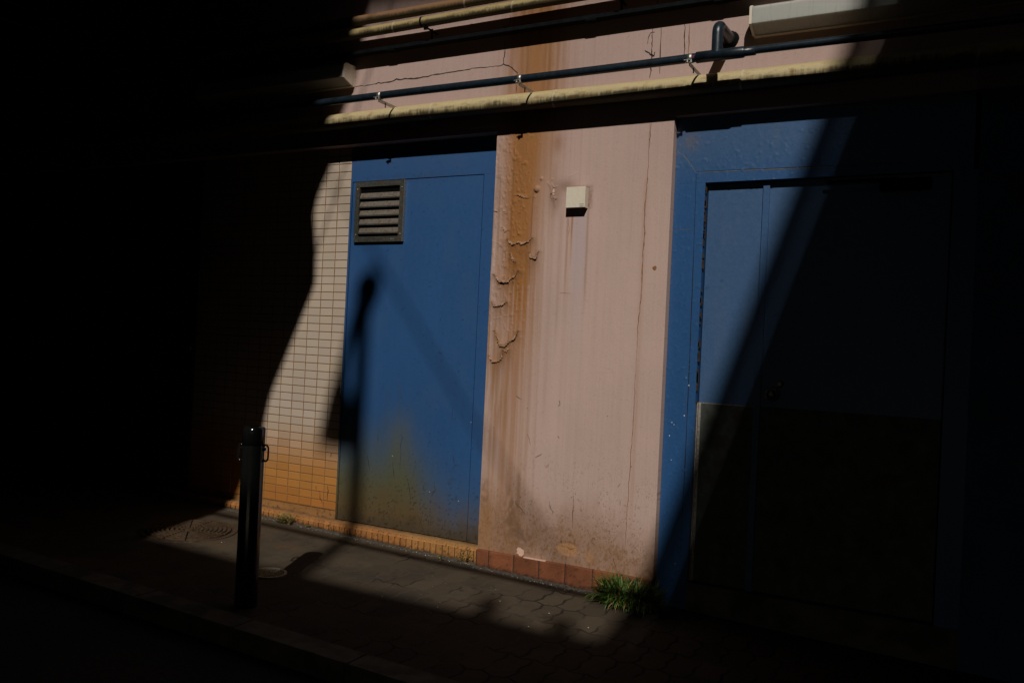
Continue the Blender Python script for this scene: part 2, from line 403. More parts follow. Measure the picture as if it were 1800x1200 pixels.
def pink(X, Z, upper=False):
    n = len(X)
    c = np.tile(np.array((.50, .356, .303)), (n, 1))
    c = c * (0.90 + .2 * fb(X * 3, Z * 2.3, 1))[:, None]
    top = ss(-.9, .6, Z); c = mixc(c, (.40, .275, .245), .55 * top)  # darker towards the top: lens vignetting painted into the plaster colour
    Xw = X + .006 * (fb(X * 7, Z * 1.2, 2) - .5); vis = .35 + .9 * fb(X * 3.5, Z * 1.3, 33); st = fb(Xw * 190, Z * 2.2, 5, 3); c = c * (1.03 - .06 * vis * ss(.35, .8, st))[:, None]
    st2 = fb(Xw * 83 + 9, Z * 1.1, 6, 4); c = mixc(c, (.30, .165, .095), .42 * vis * ss(.52, .8, st2) * ss(-2.0, .1, Z) * np.exp(-((X - 1.33) / .3) ** 2))
    # broad rust run down the left of the pillar
    cx = 1.243 + .012 * np.sin(Z * 5) + .012 * (fb(Z * 3, Z * 0, 7) - .5) + np.where(Z > .1, .0, .0)
    wd = .084 + .016 * ss(-.5, .1, Z) + .012 * (fb(Z * 6, Z * 0 + 4, 9) - .5)
    run = np.exp(-np.abs((X - cx) / (wd * (.92 + .55 * fb(Xw * 42, Z * 1.6, 39)))) ** 2.6)
    amp = np.interp(Z, [-2.3, -2.0, -1.5, -1.1, -.85, -.6, -.35, .1, .3, .7, 1.2], [.45, .48, .50, .60, .85, 1., 1., 1., .6, .5, .4])
    strk = .45 + .55 * ss(.2, .6, fb(X * 75, Z * 1.3, 11, 3)); strk = np.where((Z > -.75) & (Z < .1), .62 + strk * .38, strk)
    m_ = run * amp * strk; c = mixc(c, (.315, .122, .022), np.clip(m_ * 1.15, 0, 1) * .95)
    dk = np.exp(-((X - 1.225) / .035) ** 2) * ss(-.55, -.1, Z) * ss(.95, .1, Z); c = mixc(c, (.16, .062, .018), .55 * dk * fb(X * 50, Z * 4, 12))
    halo = np.exp(-((X - 1.30) / .14) ** 2) * ss(-.75, .12, Z); c = mixc(c, (.33, .145, .045), .95 * halo * (.4 + .8 * fb(X * 40, Z * 2, 13)))
    h2 = np.exp(-((X - 1.28) / .17) ** 2) * ss(.05, .2, Z); c = mixc(c, (.25, .11, .035), .75 * h2 * (.1 + 1.3 * ss(.3, .75, fb(Xw * 60, Z * 2.5, 14))))
    # narrow runs
    for x0, zt, zb, wv, a, cc in ((1.545, -.36, -.62, .006, .8, (.25, .09, .02)), (1.112, -.62, -2.1, .010, .45, (.28, .12, .035)), (1.135, -1.02, -1.9, .008, .5, (.30, .13, .04)),
                                  (1.155, -.62, -.92, .012, .55, (.30, .12, .03)), (1.34, -.12, -1.9, .010, .28, (.30, .14, .06)), (1.385, -.5, -2.0, .006, .25, (.30, .14, .06)),
                                  (1.43, -.1, -1.5, .016, .22, (.27, .15, .09)), (1.635, -.25, -.9, .008, .45, (.24, .12, .06)), (1.20, -1.0, -2.1, .02, .3, (.31, .14, .045)), (1.52, -.36, -.8, .006, .5, (.27, .12, .05)),
                                  (1.48, -.35, -1.1, .012, .25, (.26, .14, .08)), (1.09, -.1, -.5, .02, .35, (.21, .14, .12)), (1.18, -.05, -.7, .006, .5, (.18, .08, .03)),
                                  (1.305, -.22, -.8, .004, .7, (.13, .05, .015)), (1.945, -.2, -2.0, .012, .28, (.30, .16, .07)), (1.30, -1.75, -2.05, .012, .5, (.2, .10, .04))):
        wob = .004 * (fb(Z * 9, Z * 0 + x0, 15) - .5)
        k_ = np.exp(-((X - x0 - wob) / wv) ** 2) * ss(zt + .02, zt - .04, Z) * ss(zb - .1, zb + .25, Z)
        c = mixc(c, cc, np.clip(a * k_ * (.5 + .8 * fb(X * 200, Z * 14, 16)), 0, 1))
    # strip kept clean under the little box, and a wide paler one
    k_ = ss(1.548, 1.562, X) * ss(1.632, 1.618, X) * ss(-.33, -.37, Z) * ss(-1.25, -.5, Z); c = mixc(c, (.46, .36, .36), .7 * k_)
    # dark soot round the box
    k_ = np.exp(-(np.maximum(np.abs(X - 1.588) - .056, 0) / .012) ** 2 - (np.maximum(np.abs(Z + .285) - .052, 0) / .012) ** 2); c = mixc(c, (.10, .055, .035), .6 * k_ * fb(X * 90, Z * 90, 17) * 1.4)
    k_ = np.exp(-((X - 1.50) / .06) ** 2 - ((Z + .22) / .035) ** 2); c = mixc(c, (.20, .11, .07), .6 * k_)
    k_ = np.exp(-((X - 1.44) / .035) ** 2 - ((Z + .29) / .07) ** 2); c = mixc(c, (.22, .12, .075), .6 * k_)
    k_ = np.exp(-((X - 1.44) / .03) ** 2 - ((Z - .01) / .05) ** 2); c = mixc(c, (.25, .11, .05), .5 * k_)
    # grime rising from the pavement
    lim = -1.95 + .24 * (fb(X * 6, Z * 2, 18) - .5) - .10 * ss(1.6, 2.05, X)
    g = ss(lim + .22, lim - .12, Z); c = mixc(c, (.215, .105, .043), .93 * g * (.62 + .28 * fb(X * 20, Z * 8, 19) + .25 * ss(.5, .7, fb(X * 90, Z * 55, 40))))
    g2 = np.exp(-((X - 1.10) / .06) ** 2) * ss(-1.75, -2.0, Z); c = mixc(c, (.32, .15, .045), .5 * g2)
    g3 = ss(1.25, .7, np.hypot((X - 1.61) / .06, (Z + 2.125) / .035) + .5 * (fb(X * 50, Z * 50, 20) - .5)); c = mixc(c, (.40, .20, .085), .75 * g3)
    g3 = ss(1.25, .7, np.hypot((X - 1.73) / .03, (Z + 2.15) / .03) + .5 * (fb(X * 50, Z * 50, 22) - .5)); c = mixc(c, (.36, .19, .09), .6 * g3)
    g4 = np.exp(-((X - 1.26) / .05) ** 2 - ((Z + 1.98) / .12) ** 2) + np.exp(-((X - 1.095) / .022) ** 2 - ((Z + 1.90) / .08) ** 2); c = mixc(c, (.12, .06, .025), .65 * np.clip(g4, 0, 1) * ss(.35, .6, fb(X * 50, Z * 30, 25)))
    g5 = np.exp(-((X - 1.33) / .07) ** 2 - ((Z + 2.10) / .06) ** 2); c = mixc(c, (.10, .06, .04), .55 * g5 * ss(.3, .6, fb(X * 30, Z * 30, 26)))
    # dark specks of mould, dense near the ground
    sp = ss(.70, .78, fb(X * 210, Z * 130, 27, 2)) * ss(-1.45, -2.0, Z) * ss(.3, .62, fb(X * 14, Z * 9, 28)); c = mixc(c, (.10, .05, .025), .6 * sp)
    sp = ss(.80, .86, fb(X * 130, Z * 110, 29, 2)) * .6; c = mixc(c, (.18, .10, .06), sp * .35)
    # rust bleeding beneath the open peels, with the lips' shadow and highlight painted in
    for pts, h, w_ in PEELS[:8]:
        D, up = poly_dist(X, Z, pts)
        b_ = np.where(up < 0, np.exp(-np.abs(up) / .06) * np.exp(-np.maximum(D - np.abs(up), 0) / .010), np.exp(-D / .007))
        c = mixc(c, (.18, .075, .022), np.clip(.85 * b_ * (.5 + fb(X * 120, Z * 10, 30)), 0, .9))
        D2 = np.where(up < 0, D, 9); c = mixc(c, (.05, .025, .012), .75 * ss(.35, .55, fb(X * 70, Z * 70, 35)) * np.exp(-(D2 / .006) ** 2))  # dark crack and shadow under each lip, painted
        c = mixc(c, (.56, .36, .25), .65 * ss(.4, .6, fb(X * 60 + 3, Z * 60, 36)) * np.exp(-(np.where(up >= 0, D, 9) / .004) ** 2))  # lip highlight painted as a pale plaster-coloured line
    for pts, h, w_ in PEELS[8:]:
        D, up = poly_dist(X, Z, pts); c = mixc(c, (.12, .06, .03), .6 * np.exp(-(np.where(up < 0, D, 9) / .004) ** 2))
    
    left = ss(1.24, 1.06, X) * ss(.1, -.3, Z) * ss(-2.2, -1.2, Z); c = mixc(c, (.27, .13, .05), .6 * left * ss(.42, .7, fb(X * 60, Z * 2.2, 37)))
    zone = ss(1.30, 1.16, X) * ss(-.85, -1.05, Z) * ss(-1.75, -1.4, Z); c = mixc(c, (.28, .13, .045), .5 * zone * ss(.35, .7, fb(X * 55, Z * 4, 38)))
    return np.clip(c, 0.01, 1)

# cracks and marks traced on the wall plane, as thin seams lying on the plaster
cr = MB()
def crack(crop, sc, pts, wd, m=0, Y=PY, sub=4, wob=.0022, off=.0008, mb=None):
    P = [WP(crop[0] + a / sc, crop[1] + b / sc, Y) for a, b in pts]; out = []
    for a, b in zip(P[:-1], P[1:]):
        for q in range(sub):
            p = a.lerp(b, q / sub); out.append(Vector((p.x + random.uniform(-wob, wob), Y - off, p.z + random.uniform(-wob, wob))))
    out.append(Vector((P[-1].x, Y - off, P[-1].z)))
    (mb or cr).strip(out, wd, m)
f1 = ((0, 0), 1.0)
crp = MB()
# long vertical crack of the pillar
crack(*f1, [(1143, 212), (1141, 260), (1139, 300), (1137, 330), (1133, 370), (1133, 410), (1130, 450), (1129, 500), (1125, 540), (1121, 580), (1119, 620)], .0046, 1, sub=6, mb=crp)
crack(*f1, [(1119, 620), (1116, 680), (1113, 740), (1109, 800), (1105, 860), (1101, 920), (1098, 970)], .0030, 1, sub=6, mb=crp)
crack(*f1, [(1146, 212), (1143, 240), (1141, 262)], .003, 1, mb=crp)
for a in ([(984, 515), (1003, 515)], [(1000, 385), (1001, 402), (999, 415)]):
    crack(*f1, a, .0018, 1, mb=crp)
for a in ([(1008, 872), (1009, 885), (1007, 900), (1006, 928)], [(862, 905), (867, 890), (871, 905), (873, 918)], [(862, 905), (855, 915)], [(941, 804), (946, 801), (952, 798)], [(927, 762), (930, 770), (932, 782)],
          [(983, 703), (985, 710), (981, 714)], [(980, 765), (983, 770)], [(1070, 965), (1078, 978), (1082, 995)], [(905, 882), (915, 893), (925, 905)], [(965, 880), (968, 892), (973, 900)], [(1032, 929), (1036, 938)],
          [(965, 814), (960, 822)], [(1090, 850), (1086, 857)], [(907, 695), (917, 702)], [(995, 958), (1003, 965), (1010, 962)], [(1042, 944), (1047, 948)]):
    crack(*f1, a, .0030, random.choice((0, 1)), sub=3, mb=crp)
def blob(pt, r, m, Y=PY, off=.0009, mb=None, n=12, ry=1.0):
    p = WP(*pt, Y); v = [(p.x, Y - off, p.z)] + [(p.x + r * random.uniform(.75, 1.2) * math.cos(2 * math.pi * q / n), Y - off, p.z + ry * r * random.uniform(.75, 1.2) * math.sin(2 * math.pi * q / n)) for q in range(n)]
    (mb or cr).add(v, [(0, 1 + q, 1 + (q + 1) % n) for q in range(n)], m)
blob((915, 969), .023, 2, mb=crp, off=.0045); blob((974, 336), .0065, 2, mb=crp, off=.006, ry=2.0); blob((974, 341.5), .006, 2, mb=crp, off=.006); blob((1151, 471), .011, 1, mb=crp, n=9)
blob((974, 331.5), .006, 0, mb=crp, off=.005, ry=.6); blob((969.5, 341), .005, 0, mb=crp, off=.005)
for a in range(36):
    px, py = random.uniform(850, 1130), random.triangular(700, 1000, 960)
    blob((px, py), random.uniform(.001, .0028), 0, mb=crp, n=6)
def flake(pts, rise, wd, seed):
    r_ = random.Random(seed); P = []
    for a, b in zip(pts[:-1], pts[1:]):
        L = math.hypot(b[0] - a[0], b[1] - a[1]); n = max(2, int(L / .0025))
        P += [(a[0] + (b[0] - a[0]) * q / n, a[1] + (b[1] - a[1]) * q / n) for q in range(n)]
    P.append(pts[-1]); n = len(P); v = []; rows = 5
    for i, (x, z) in enumerate(P):
        e = i / (n - 1); env = min(1, 5 * min(e, 1 - e)) ** .7
        f_ = float(fb(np.array(i * .16), np.array(seed * 3.), seed)); torn = float(vn(np.array(i * .55), np.array(seed * 1.), seed + 3)); env *= .35 + 1.1 * f_
        a = P[max(i - 2, 0)]; b = P[min(i + 2, n - 1)]; dx, dz = b[0] - a[0], b[1] - a[1]; L = math.hypot(dx, dz) + 1e-9; nx, nz = -dz / L, dx / L
        if nz < 0: nx, nz = -nx, -nz
        h = rise * env
        prof = ((wd * 1.5, .0002), (wd * .8, .25 * h + .0008), (.001, .75 * h + .001), (-.35 * h - .0035 * torn * env, h * .95 + .001), (-.2 * h - .013 * torn * env, h * 1.25 + .0012))
        for d, o in prof: v.append((x + nx * d, PY - o - .0006, z + nz * d))
    f = [(rows * i + k, rows * (i + 1) + k, rows * (i + 1) + k + 1, rows * i + k + 1) for i in range(n - 1) for k in range(rows - 1)]
    return v, f
FL = []
for q, (pts, h, w_) in enumerate(PEELS[:8]): FL.append(flake(pts, h * 1.3, w_ * .6, 400 + q))
for q, (pts, h, w_) in enumerate(PEELS[8:]): FL.append(flake(pts, h * 1.3, w_ * .7, 420 + q))
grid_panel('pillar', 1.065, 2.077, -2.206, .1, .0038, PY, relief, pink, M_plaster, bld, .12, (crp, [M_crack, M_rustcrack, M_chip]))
fv = []; ff = []
for v, f in FL: b = len(fv); fv += v; ff += [tuple(b + i for i in q) for q in f]
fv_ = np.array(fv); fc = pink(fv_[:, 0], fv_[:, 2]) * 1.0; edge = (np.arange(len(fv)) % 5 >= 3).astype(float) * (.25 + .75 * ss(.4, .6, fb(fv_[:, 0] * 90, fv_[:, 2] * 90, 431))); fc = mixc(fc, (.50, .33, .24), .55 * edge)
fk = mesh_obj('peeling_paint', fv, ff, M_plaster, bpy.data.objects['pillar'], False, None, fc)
fk['kind'] = 'stuff'

# upper wall above doors and pillar
cru = MB()
crack((560, 0), 5.453, [(340, 832), (400, 826), (440, 826), (500, 815), (540, 805), (575, 795), (600, 800), (640, 793), (700, 785), (745, 762), (780, 768), (830, 755), (880, 757), (940, 752), (1000, 742), (1050, 735), (1100, 720), (1165, 712), (1230, 700), (1300, 690), (1370, 680), (1430, 672), (1470, 655), (1560, 650), (1640, 643)], .0075, 0, sub=2, mb=cru)
crack((860, 0), 5.453, [(0, 640), (60, 636), (110, 630), (135, 618), (180, 632), (215, 652), (240, 675), (268, 700), (268, 730)], .006, 0, sub=2, mb=cru)
crack((860, 0), 5.453, [(135, 618), (140, 570), (150, 520), (150, 480), (150, 400)], .006, 0, sub=2, mb=cru)
crack((860, 0), 5.453, [(205, 150), (205, 200), (195, 235), (180, 250), (160, 268), (130, 262)], .005, 0, sub=2, mb=cru)
crack((860, 0), 5.453, [(258, 815), (260, 880)], .005, 0, sub=2, mb=cru)
crack((860, 0), 5.453, [(1568, 280), (1560, 420), (1558, 520), (1550, 620), (1548, 700), (1540, 750)], .006, 0, sub=4, mb=cru)
crack((860, 0), 5.453, [(1590, 308), (1560, 312), (1540, 330), (1530, 360), (1515, 420)], .004, 0, sub=3, mb=cru)
crack((860, 0), 5.453, [(1490, 485), (1520, 505), (1556, 525), (1575, 540), (1590, 500)], .008, 0, sub=3, mb=cru)
crack((860, 0), 5.453, [(1620, 0), (1600, 60)], .004, 0, sub=3, mb=cru)
crack(*f1, [(1162, 48), (1161, 100), (1160, 130)], .005, 0, sub=4, mb=cru)
crack(*f1, [(1204, 42), (1203, 80), (1204, 110)], .005, 0, sub=5, mb=cru)
crack(*f1, [(1212, 42), (1210, 100)], .004, 1, sub=5, mb=cru)
def relief_up(X, Z):
    return .0016 * (fb(X * 6, Z * 6, 53) - .5) + .0006 * (fb(X * 60, Z * 45, 58) - .5)
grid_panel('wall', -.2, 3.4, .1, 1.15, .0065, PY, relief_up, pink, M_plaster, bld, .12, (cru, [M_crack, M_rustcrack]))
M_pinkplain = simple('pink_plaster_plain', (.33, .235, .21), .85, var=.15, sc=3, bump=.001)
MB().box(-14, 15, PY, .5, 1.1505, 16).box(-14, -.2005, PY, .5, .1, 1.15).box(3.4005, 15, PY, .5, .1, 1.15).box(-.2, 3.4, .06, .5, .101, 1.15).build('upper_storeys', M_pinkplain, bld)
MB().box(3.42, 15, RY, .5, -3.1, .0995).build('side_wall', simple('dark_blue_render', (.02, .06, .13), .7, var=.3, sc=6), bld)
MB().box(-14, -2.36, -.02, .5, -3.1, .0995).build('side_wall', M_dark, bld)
MB().box(-.0, 3.42, .13, .5, -3.1, .0995).box(-2.36, 0, .10, .5, -3.1, .0995).build('core_wall', M_void, bld)

# tiled bay: every tile modelled, brown grout behind
def tile_col(x, z):
    n = random.random(); n2 = float(fb(np.array(x * 3), np.array(z * 2), 6)); b = np.array((.475, .388, .308)) * (.90 + .10 * n + .12 * n2); b[2] *= .96 + .06 * random.random()
    lim = -1.76 + .10 * (float(fb(x * 5, z * 0, 4)) - .5)
    a = float(ss(lim + .20, lim - .20, np.array(z)))
    b = b * (1 - a) + np.array((.43, .190, .048)) * a
    a2 = float(ss(-1.95, -2.15, np.array(z))); b = b * (1 - .5 * a2) + np.array((.35, .115, .022)) * .5 * a2
    return tuple(b * (.92 + .16 * random.random() if a > .3 else 1))
tb = MB()
for r in range(-2, 43):
    for i in range(13):
        x1 = -.1 * i - .003 - .004; x0 = x1 - .0942; z1 = -.05 * r - .0022; z0 = z1 - .0455
        dx = random.uniform(-.0006, .0006); dy = random.uniform(-.0007, .0004); b = .0022
        v = [(x0 + dx, .004, z0), (x1 + dx, .004, z0), (x1 + dx, .004, z1), (x0 + dx, .004, z1)]
        v += [(x0 + dx, dy + .0015, z0), (x1 + dx, dy + .0015, z0), (x1 + dx, dy + .0015, z1), (x0 + dx, dy + .0015, z1)]
        ty = random.uniform(-.0005, .0005)
        v += [(x0 + dx + b, dy, z0 + b), (x1 + dx - b, dy + ty, z0 + b), (x1 + dx - b, dy + ty, z1 - b), (x0 + dx + b, dy, z1 - b)]
        f = [(q, (q + 1) % 4, 4 + (q + 1) % 4, 4 + q) for q in range(4)] + [(4 + q, 4 + (q + 1) % 4, 8 + (q + 1) % 4, 8 + q) for q in range(4)] + [(8, 9, 10, 11)]
        b0 = len(tb.v); tb.add(v, f, 0, False, (1, 1, 1))
        for q in range(12):
            vx, vz = v[q][0], v[q][2]; tb.c[b0 + q] = None
        cc = tile_col(x0 + .05, z0 + .025)
        for q in range(12): tb.c[b0 + q] = cc
tb.box(-1.31, -.0045, .0022, .09, -2.152, .0995, m=1, c=(1, 1, 1))
# scratches on the lower tiles
for a in ([(555, 853), (557, 862)], [(562, 862), (563, 875), (567, 885)], [(576, 852), (577, 862), (575, 880)], [(583, 796), (581, 803)]):
    crack(*f1, a, .004, 2, Y=0, sub=3, off=.0012, mb=tb)
tb.build('tile_cladding', [M_tile, M_grout, M_crack], bld, paint=True)
# rendered strip beneath the tiles
def strip_col(X, Z):
    c = np.tile(np.array((.27, .125, .038)), (len(X), 1)) * (.75 + .5 * fb(X * 12, Z * 20, 61))[:, None]
    c = mixc(c, (.07, .04, .02), .8 * ss(-2.19, -2.215, Z + .03 * (fb(X * 30, Z * 30, 62) - .5))); return mixc(c, (.05, .03, .02), .8 * ss(.68, .75, fb(X * 90, Z * 60, 63, 2)))
grid_panel('render_strip', -1.31, -.004, -2.24, -2.1525, .006, .006, lambda X, Z: .003 * (fb(X * 30, Z * 30, 64) - .5), strip_col, M_plaster, bld, .06)

# ---- left blue door with its louvre
def soil(X, Z, c):
    n = fb(X * 5, Z * 3, 71); n2 = fb(X * 14, Z * 8, 72)
    # yellow-green sprayed-looking dirt clouds, then brown towards the sill
    sx = np.exp(-(np.abs(X - .455 + .04 * (n - .5)) / .10) ** 2.4) * ss(-1.38, -1.72, Z) * ss(-2.2, -1.9, Z)
    c = mixc(c, (.105, .098, .030), .62 * sx * (.5 + .8 * n2))
    cl = ss(-1.45 + .3 * (.5 - X) * 0, -2.02, Z + .10 * (n - .5) - .22 * ss(.45, 1.0, X) * -1) * (1 - .55 * ss(.45, .85, X))
    c = mixc(c, (.082, .085, .040), np.clip(.95 * cl, 0, 1))
    br = ss(-1.82, -2.16, Z + .14 * (n2 - .5) + .10 * ss(.55, .9, X)); c = mixc(c, (.105, .062, .022), .88 * br)
    c = mixc(c, (.045, .035, .022), .7 * ss(-2.08, -2.2, Z + .08 * (n2 - .5)))
    sp = ss(.70, .78, fb(X * 150, Z * 120, 73, 2)) * ss(-1.6, -2.1, Z) * ss(.35, .6, n2); c = mixc(c, (.025, .018, .012), .75 * sp)
    sp = ss(.66, .74, fb(X * 60, Z * 45, 74, 3)) * ss(-2.05, -2.19, Z); return mixc(c, (.03, .022, .015), .85 * sp)
def blue(X, Z):
    c = np.tile(np.array((.021, .080, .215)), (len(X), 1)) * (.92 + .16 * fb(X * 3, Z * 2, 75))[:, None]
    c = mixc(c, (.05, .095, .19), .16 * ss(.5, .8, fb(X * 8, Z * 5, 76)) + .22 * ss(-.35, .1, Z))
    c = c * (1.03 - .07 * fb(X * 120, Z * 3, 77))[:, None]
    sc = ss(.62, .80, fb(X * 18, Z * 3.5, 79, 4)) * ss(-.2, -1.4, Z); c = mixc(c, (.035, .07, .13), .30 * sc)
    c = c * (1 - .35 * ss(.78, .84, fb(X * 90, Z * 70, 80, 3)))[:, None]
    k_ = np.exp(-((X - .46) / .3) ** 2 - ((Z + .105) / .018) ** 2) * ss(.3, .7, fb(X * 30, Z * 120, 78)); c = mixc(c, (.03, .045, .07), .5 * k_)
    return np.clip(soil(X, Z, c), 0, 1)
door = mesh_obj('door', [], [], [M_void]); bpy.data.objects.remove(door)
dc = MB()
for a, mm in (([(704, 763), (708, 768), (704, 780), (705, 800), (703, 824)], 1), ([(763, 850), (765, 862), (760, 868)], 0), ([(690, 812), (693, 840)], 0), ([(735, 905), (748, 940)], 0), ([(797, 800), (799, 820)], 0), ([(646, 800), (650, 828)], 0), ([(771, 618), (776, 622)], 0), ([(796, 720), (794, 740)], 0), ([(664, 762), (665, 775)], 0), ([(716, 840), (720, 860), (722, 880)], 0)):
    crack(*f1, a, .004, mm, Y=.003, sub=3, mb=dc, wob=.001)
for a in range(34):
    blob((random.uniform(640, 815), random.triangular(700, 950, 900)), random.uniform(.0012, .003), 0, Y=.003, mb=dc, n=6)
for p in ((755, 864), (806, 880), (690, 801), (828, 742)): blob(p, .0028, 2, Y=.003, mb=dc, n=6)
M_bluescr = simple('blue_scratch', (.02, .035, .12), .6)
door = grid_panel('door', .013, .947, -2.199, -.119, .0075, .003, lambda X, Z: .0006 * (fb(X * 5, Z * 4, 81) - .5), blue, M_steelblue, bld, .04, (dc, [M_crack, M_bluescr, M_chip]))
grid_panel('door_frame', -.0035, 1.0645, -.1145, .0995, .009, 0, None, blue, M_steelblue, bld, .06)
grid_panel('door_frame', .9525, 1.0645, -2.2, -.115, .009, 0, None, blue, M_steelblue, bld, .06)
grid_panel('door_frame', -.0035, .008, -2.2, -.115, .004, 0, None, blue, M_steelblue, bld, .06)
# louvre (sub-parts of the door)
vx0, vx1, vz0, vz1 = .047, .413, -.490, -.121; fw = .032; fy = -.016
vf = MB()
def mitre(mb, x0, x1, z0, z1, w_, yf, yb, m=0):
    """picture frame of four mitred, slightly dished bars"""
    o = [(x0, z0), (x1, z0), (x1, z1), (x0, z1)]; i_ = [(x0 + w_, z0 + w_), (x1 - w_, z0 + w_), (x1 - w_, z1 - w_), (x0 + w_, z1 - w_)]
    g = .0009
    for q in range(4):
        a, b, c_, d = o[q], o[(q + 1) % 4], i_[(q + 1) % 4], i_[q]
        dx, dz = b[0] - a[0], b[1] - a[1]; L = math.hypot(dx, dz); dx, dz = dx / L * g, dz / L * g
        a = (a[0] + dx, a[1] + dz); d = (d[0] + dx, d[1] + dz); b = (b[0] - dx, b[1] - dz); c_ = (c_[0] - dx, c_[1] - dz)
        v = [(a[0], yf, a[1]), (b[0], yf, b[1]), (c_[0], yf, c_[1]), (d[0], yf, d[1]), (a[0], yb, a[1]), (b[0], yb, b[1]), (c_[0], yb + .035, c_[1]), (d[0], yb + .035, d[1])]
        mb.add(v, [(0, 1, 2, 3), (1, 0, 4, 5), (3, 2, 6, 7), (0, 3, 7, 4), (2, 1, 5, 6)], m)
mitre(vf, vx0, vx1, vz0, vz1, fw, fy, .002)
for (sx, sz) in ((vx0 + .016, vz0 + .045), (vx0 + .016, vz1 - .045), (vx1 - .016, vz0 + .045), (vx1 - .016, vz1 - .045)):
    vf.tube([(sx, fy + .001, sz), (sx, fy - .002, sz), (sx, fy - .0035, sz)], [.0042, .0042, .002], 10, 1)
vf.box(vx1 - .088, vx1 - .058, fy - .0012, fy + .001, vz0 + .011, vz0 + .020, m=1)
vf.box(vx1 - .001, vx1 + .0015, fy - .001, .002, vz0, vz1, m=1)
vf.build('vent_frame', [M_vent, M_galv], door)
MB().box(vx0 + .02, vx1 - .02, -.001, .0025, vz0 + .02, vz1 - .02).build('vent_backing', M_void, door)
for q in range(5):
    zc = vz1 - fw - .062 - q * .0535
    s_ = MB(); xa, xb = vx0 + fw + .002, vx1 - fw - .002
    prof = [(-.0015, zc + .026), (-.014, zc - .004), (-.0165, zc - .004), (-.0165, zc - .012), (-.0125, zc - .012), (.001, zc + .022)]
    v = [(xa, y, z) for y, z in prof] + [(xb, y, z) for y, z in prof]; n = len(prof)
    s_.add(v, [(i, i + n, (i + 1) % n + n, (i + 1) % n) for i in range(n)] + [tuple(range(n - 1, -1, -1)), tuple(range(n, 2 * n))], 0)
    s_.m[2] = 1; s_.m[1] = 1
    s_.build('vent_slat', [M_slat, M_vent], door)

# ---- right blue doors
def blue_r(X, Z, dust=0.):
    c = np.tile(np.array((.020, .078, .205)), (len(X), 1)) * (.9 + .2 * fb(X * 4, Z * 3, 91))[:, None]
    c = mixc(c, (.050, .105, .205), np.clip(.75 * ss(-.30, -.02, Z) + dust, 0, 1))
    c = mixc(c, (.10, .13, .17), .30 * ss(.55, .85, fb(X * 26, Z * 2, 92)) * (ss(-.4, 0, Z) + dust))
    c = mixc(c, (.02, .03, .04), .5 * ss(.83, .88, fb(X * 110, Z * 97, 93, 3)))
    c = mixc(c, (.12, .11, .12), .6 * np.exp(-((X - 2.15) / .045) ** 2 - ((Z + .02) / .05) ** 2))
    return np.clip(c, 0, 1)
rbm = random.Random(11); RB = []
for q in range(11):
    ax, az = rbm.uniform(2.10, 2.75), rbm.uniform(-.16, .03); pts = [(ax, az)]
    for t in range(rbm.randint(2, 4)): ax += rbm.uniform(-.006, .016); az += rbm.uniform(-.022, .006); pts.append((ax, az))
    RB.append((pts, rbm.uniform(.0010, .0022), .0028))
for q in range(7):
    ax, az = rbm.uniform(2.10, 2.17), rbm.uniform(-2.0, -.2); pts = [(ax, az)]
    for t in range(4): ax += rbm.uniform(-.012, .016); az -= rbm.uniform(0, .02); pts.append((ax, az))
    RB.append((pts, rbm.uniform(.0012, .0024), .0035))
def relief_r(X, Z):
    H = .0008 * (fb(X * 8, Z * 8, 94) - .5)
    for pts, h, wd in RB:
        D, up = poly_dist(X, Z, pts); H = H + h * np.exp(-(D / wd) ** 2) * (.3 + fb(X * 150, Z * 150, 95))
    H = H + .0016 * ss(.70, .78, fb(X * 75, Z * 60, 96, 3))
    return H
cf = MB()
M_seam = simple('dusty_seam', (.14, .13, .11), .9); M_seamd = simple('dark_seam', (.006, .010, .016), .9)
crack(*f1, [(1187, 262), (1195, 270), (1203, 275), (1210, 283), (1216, 292), (1223, 303)], .0045, 0, Y=RY, sub=3, mb=cf, wob=.001)
crack(*f1, [(1224, 303.5), (1300, 300), (1420, 295), (1600, 287)], .0035, 0, Y=RY, sub=10, mb=cf, wob=.0003)
crack(*f1, [(1224, 302), (1300, 298.5), (1420, 293.5), (1600, 285.5)], .003, 1, Y=RY, sub=10, mb=cf, wob=.0003)
crack(*f1, [(1187, 402), (1205, 404), (1221, 402)], .0022, 0, Y=RY, sub=3, mb=cf, wob=.0004)
crack(*f1, [(1224, 306), (1218, 480), (1212, 640), (1204, 820), (1196, 970)], .0045, 1, Y=RY, sub=10, mb=cf, wob=.0003)
for p in ((1181, 742), (1185, 746), (1177, 765), (1206, 664), (1211, 677), (1203, 730), (1187, 990), (1180, 808)): blob(p, random.uniform(.0022, .0036), 2, Y=RY, mb=cf, n=7)
M_fleck = simple('white_fleck', (.5, .5, .48), .8)
M_blueR = painted('blue_frame_paint', .38, .05, .0007, 90, .5)
bx = [M_seam, M_seamd, M_fleck]
fr = grid_panel('door_frame', 2.0795, 3.40, -.2305, .0995, .0055, RY, relief_r, blue_r, M_blueR, bld, .06, (cf, bx))
cf2 = MB()
fr2 = None
MB().box(3.325, 3.42, RY, .06, -2.5, -.231, c=(.02, .078, .205)).build('door_frame', M_blueR, bld, paint=True)
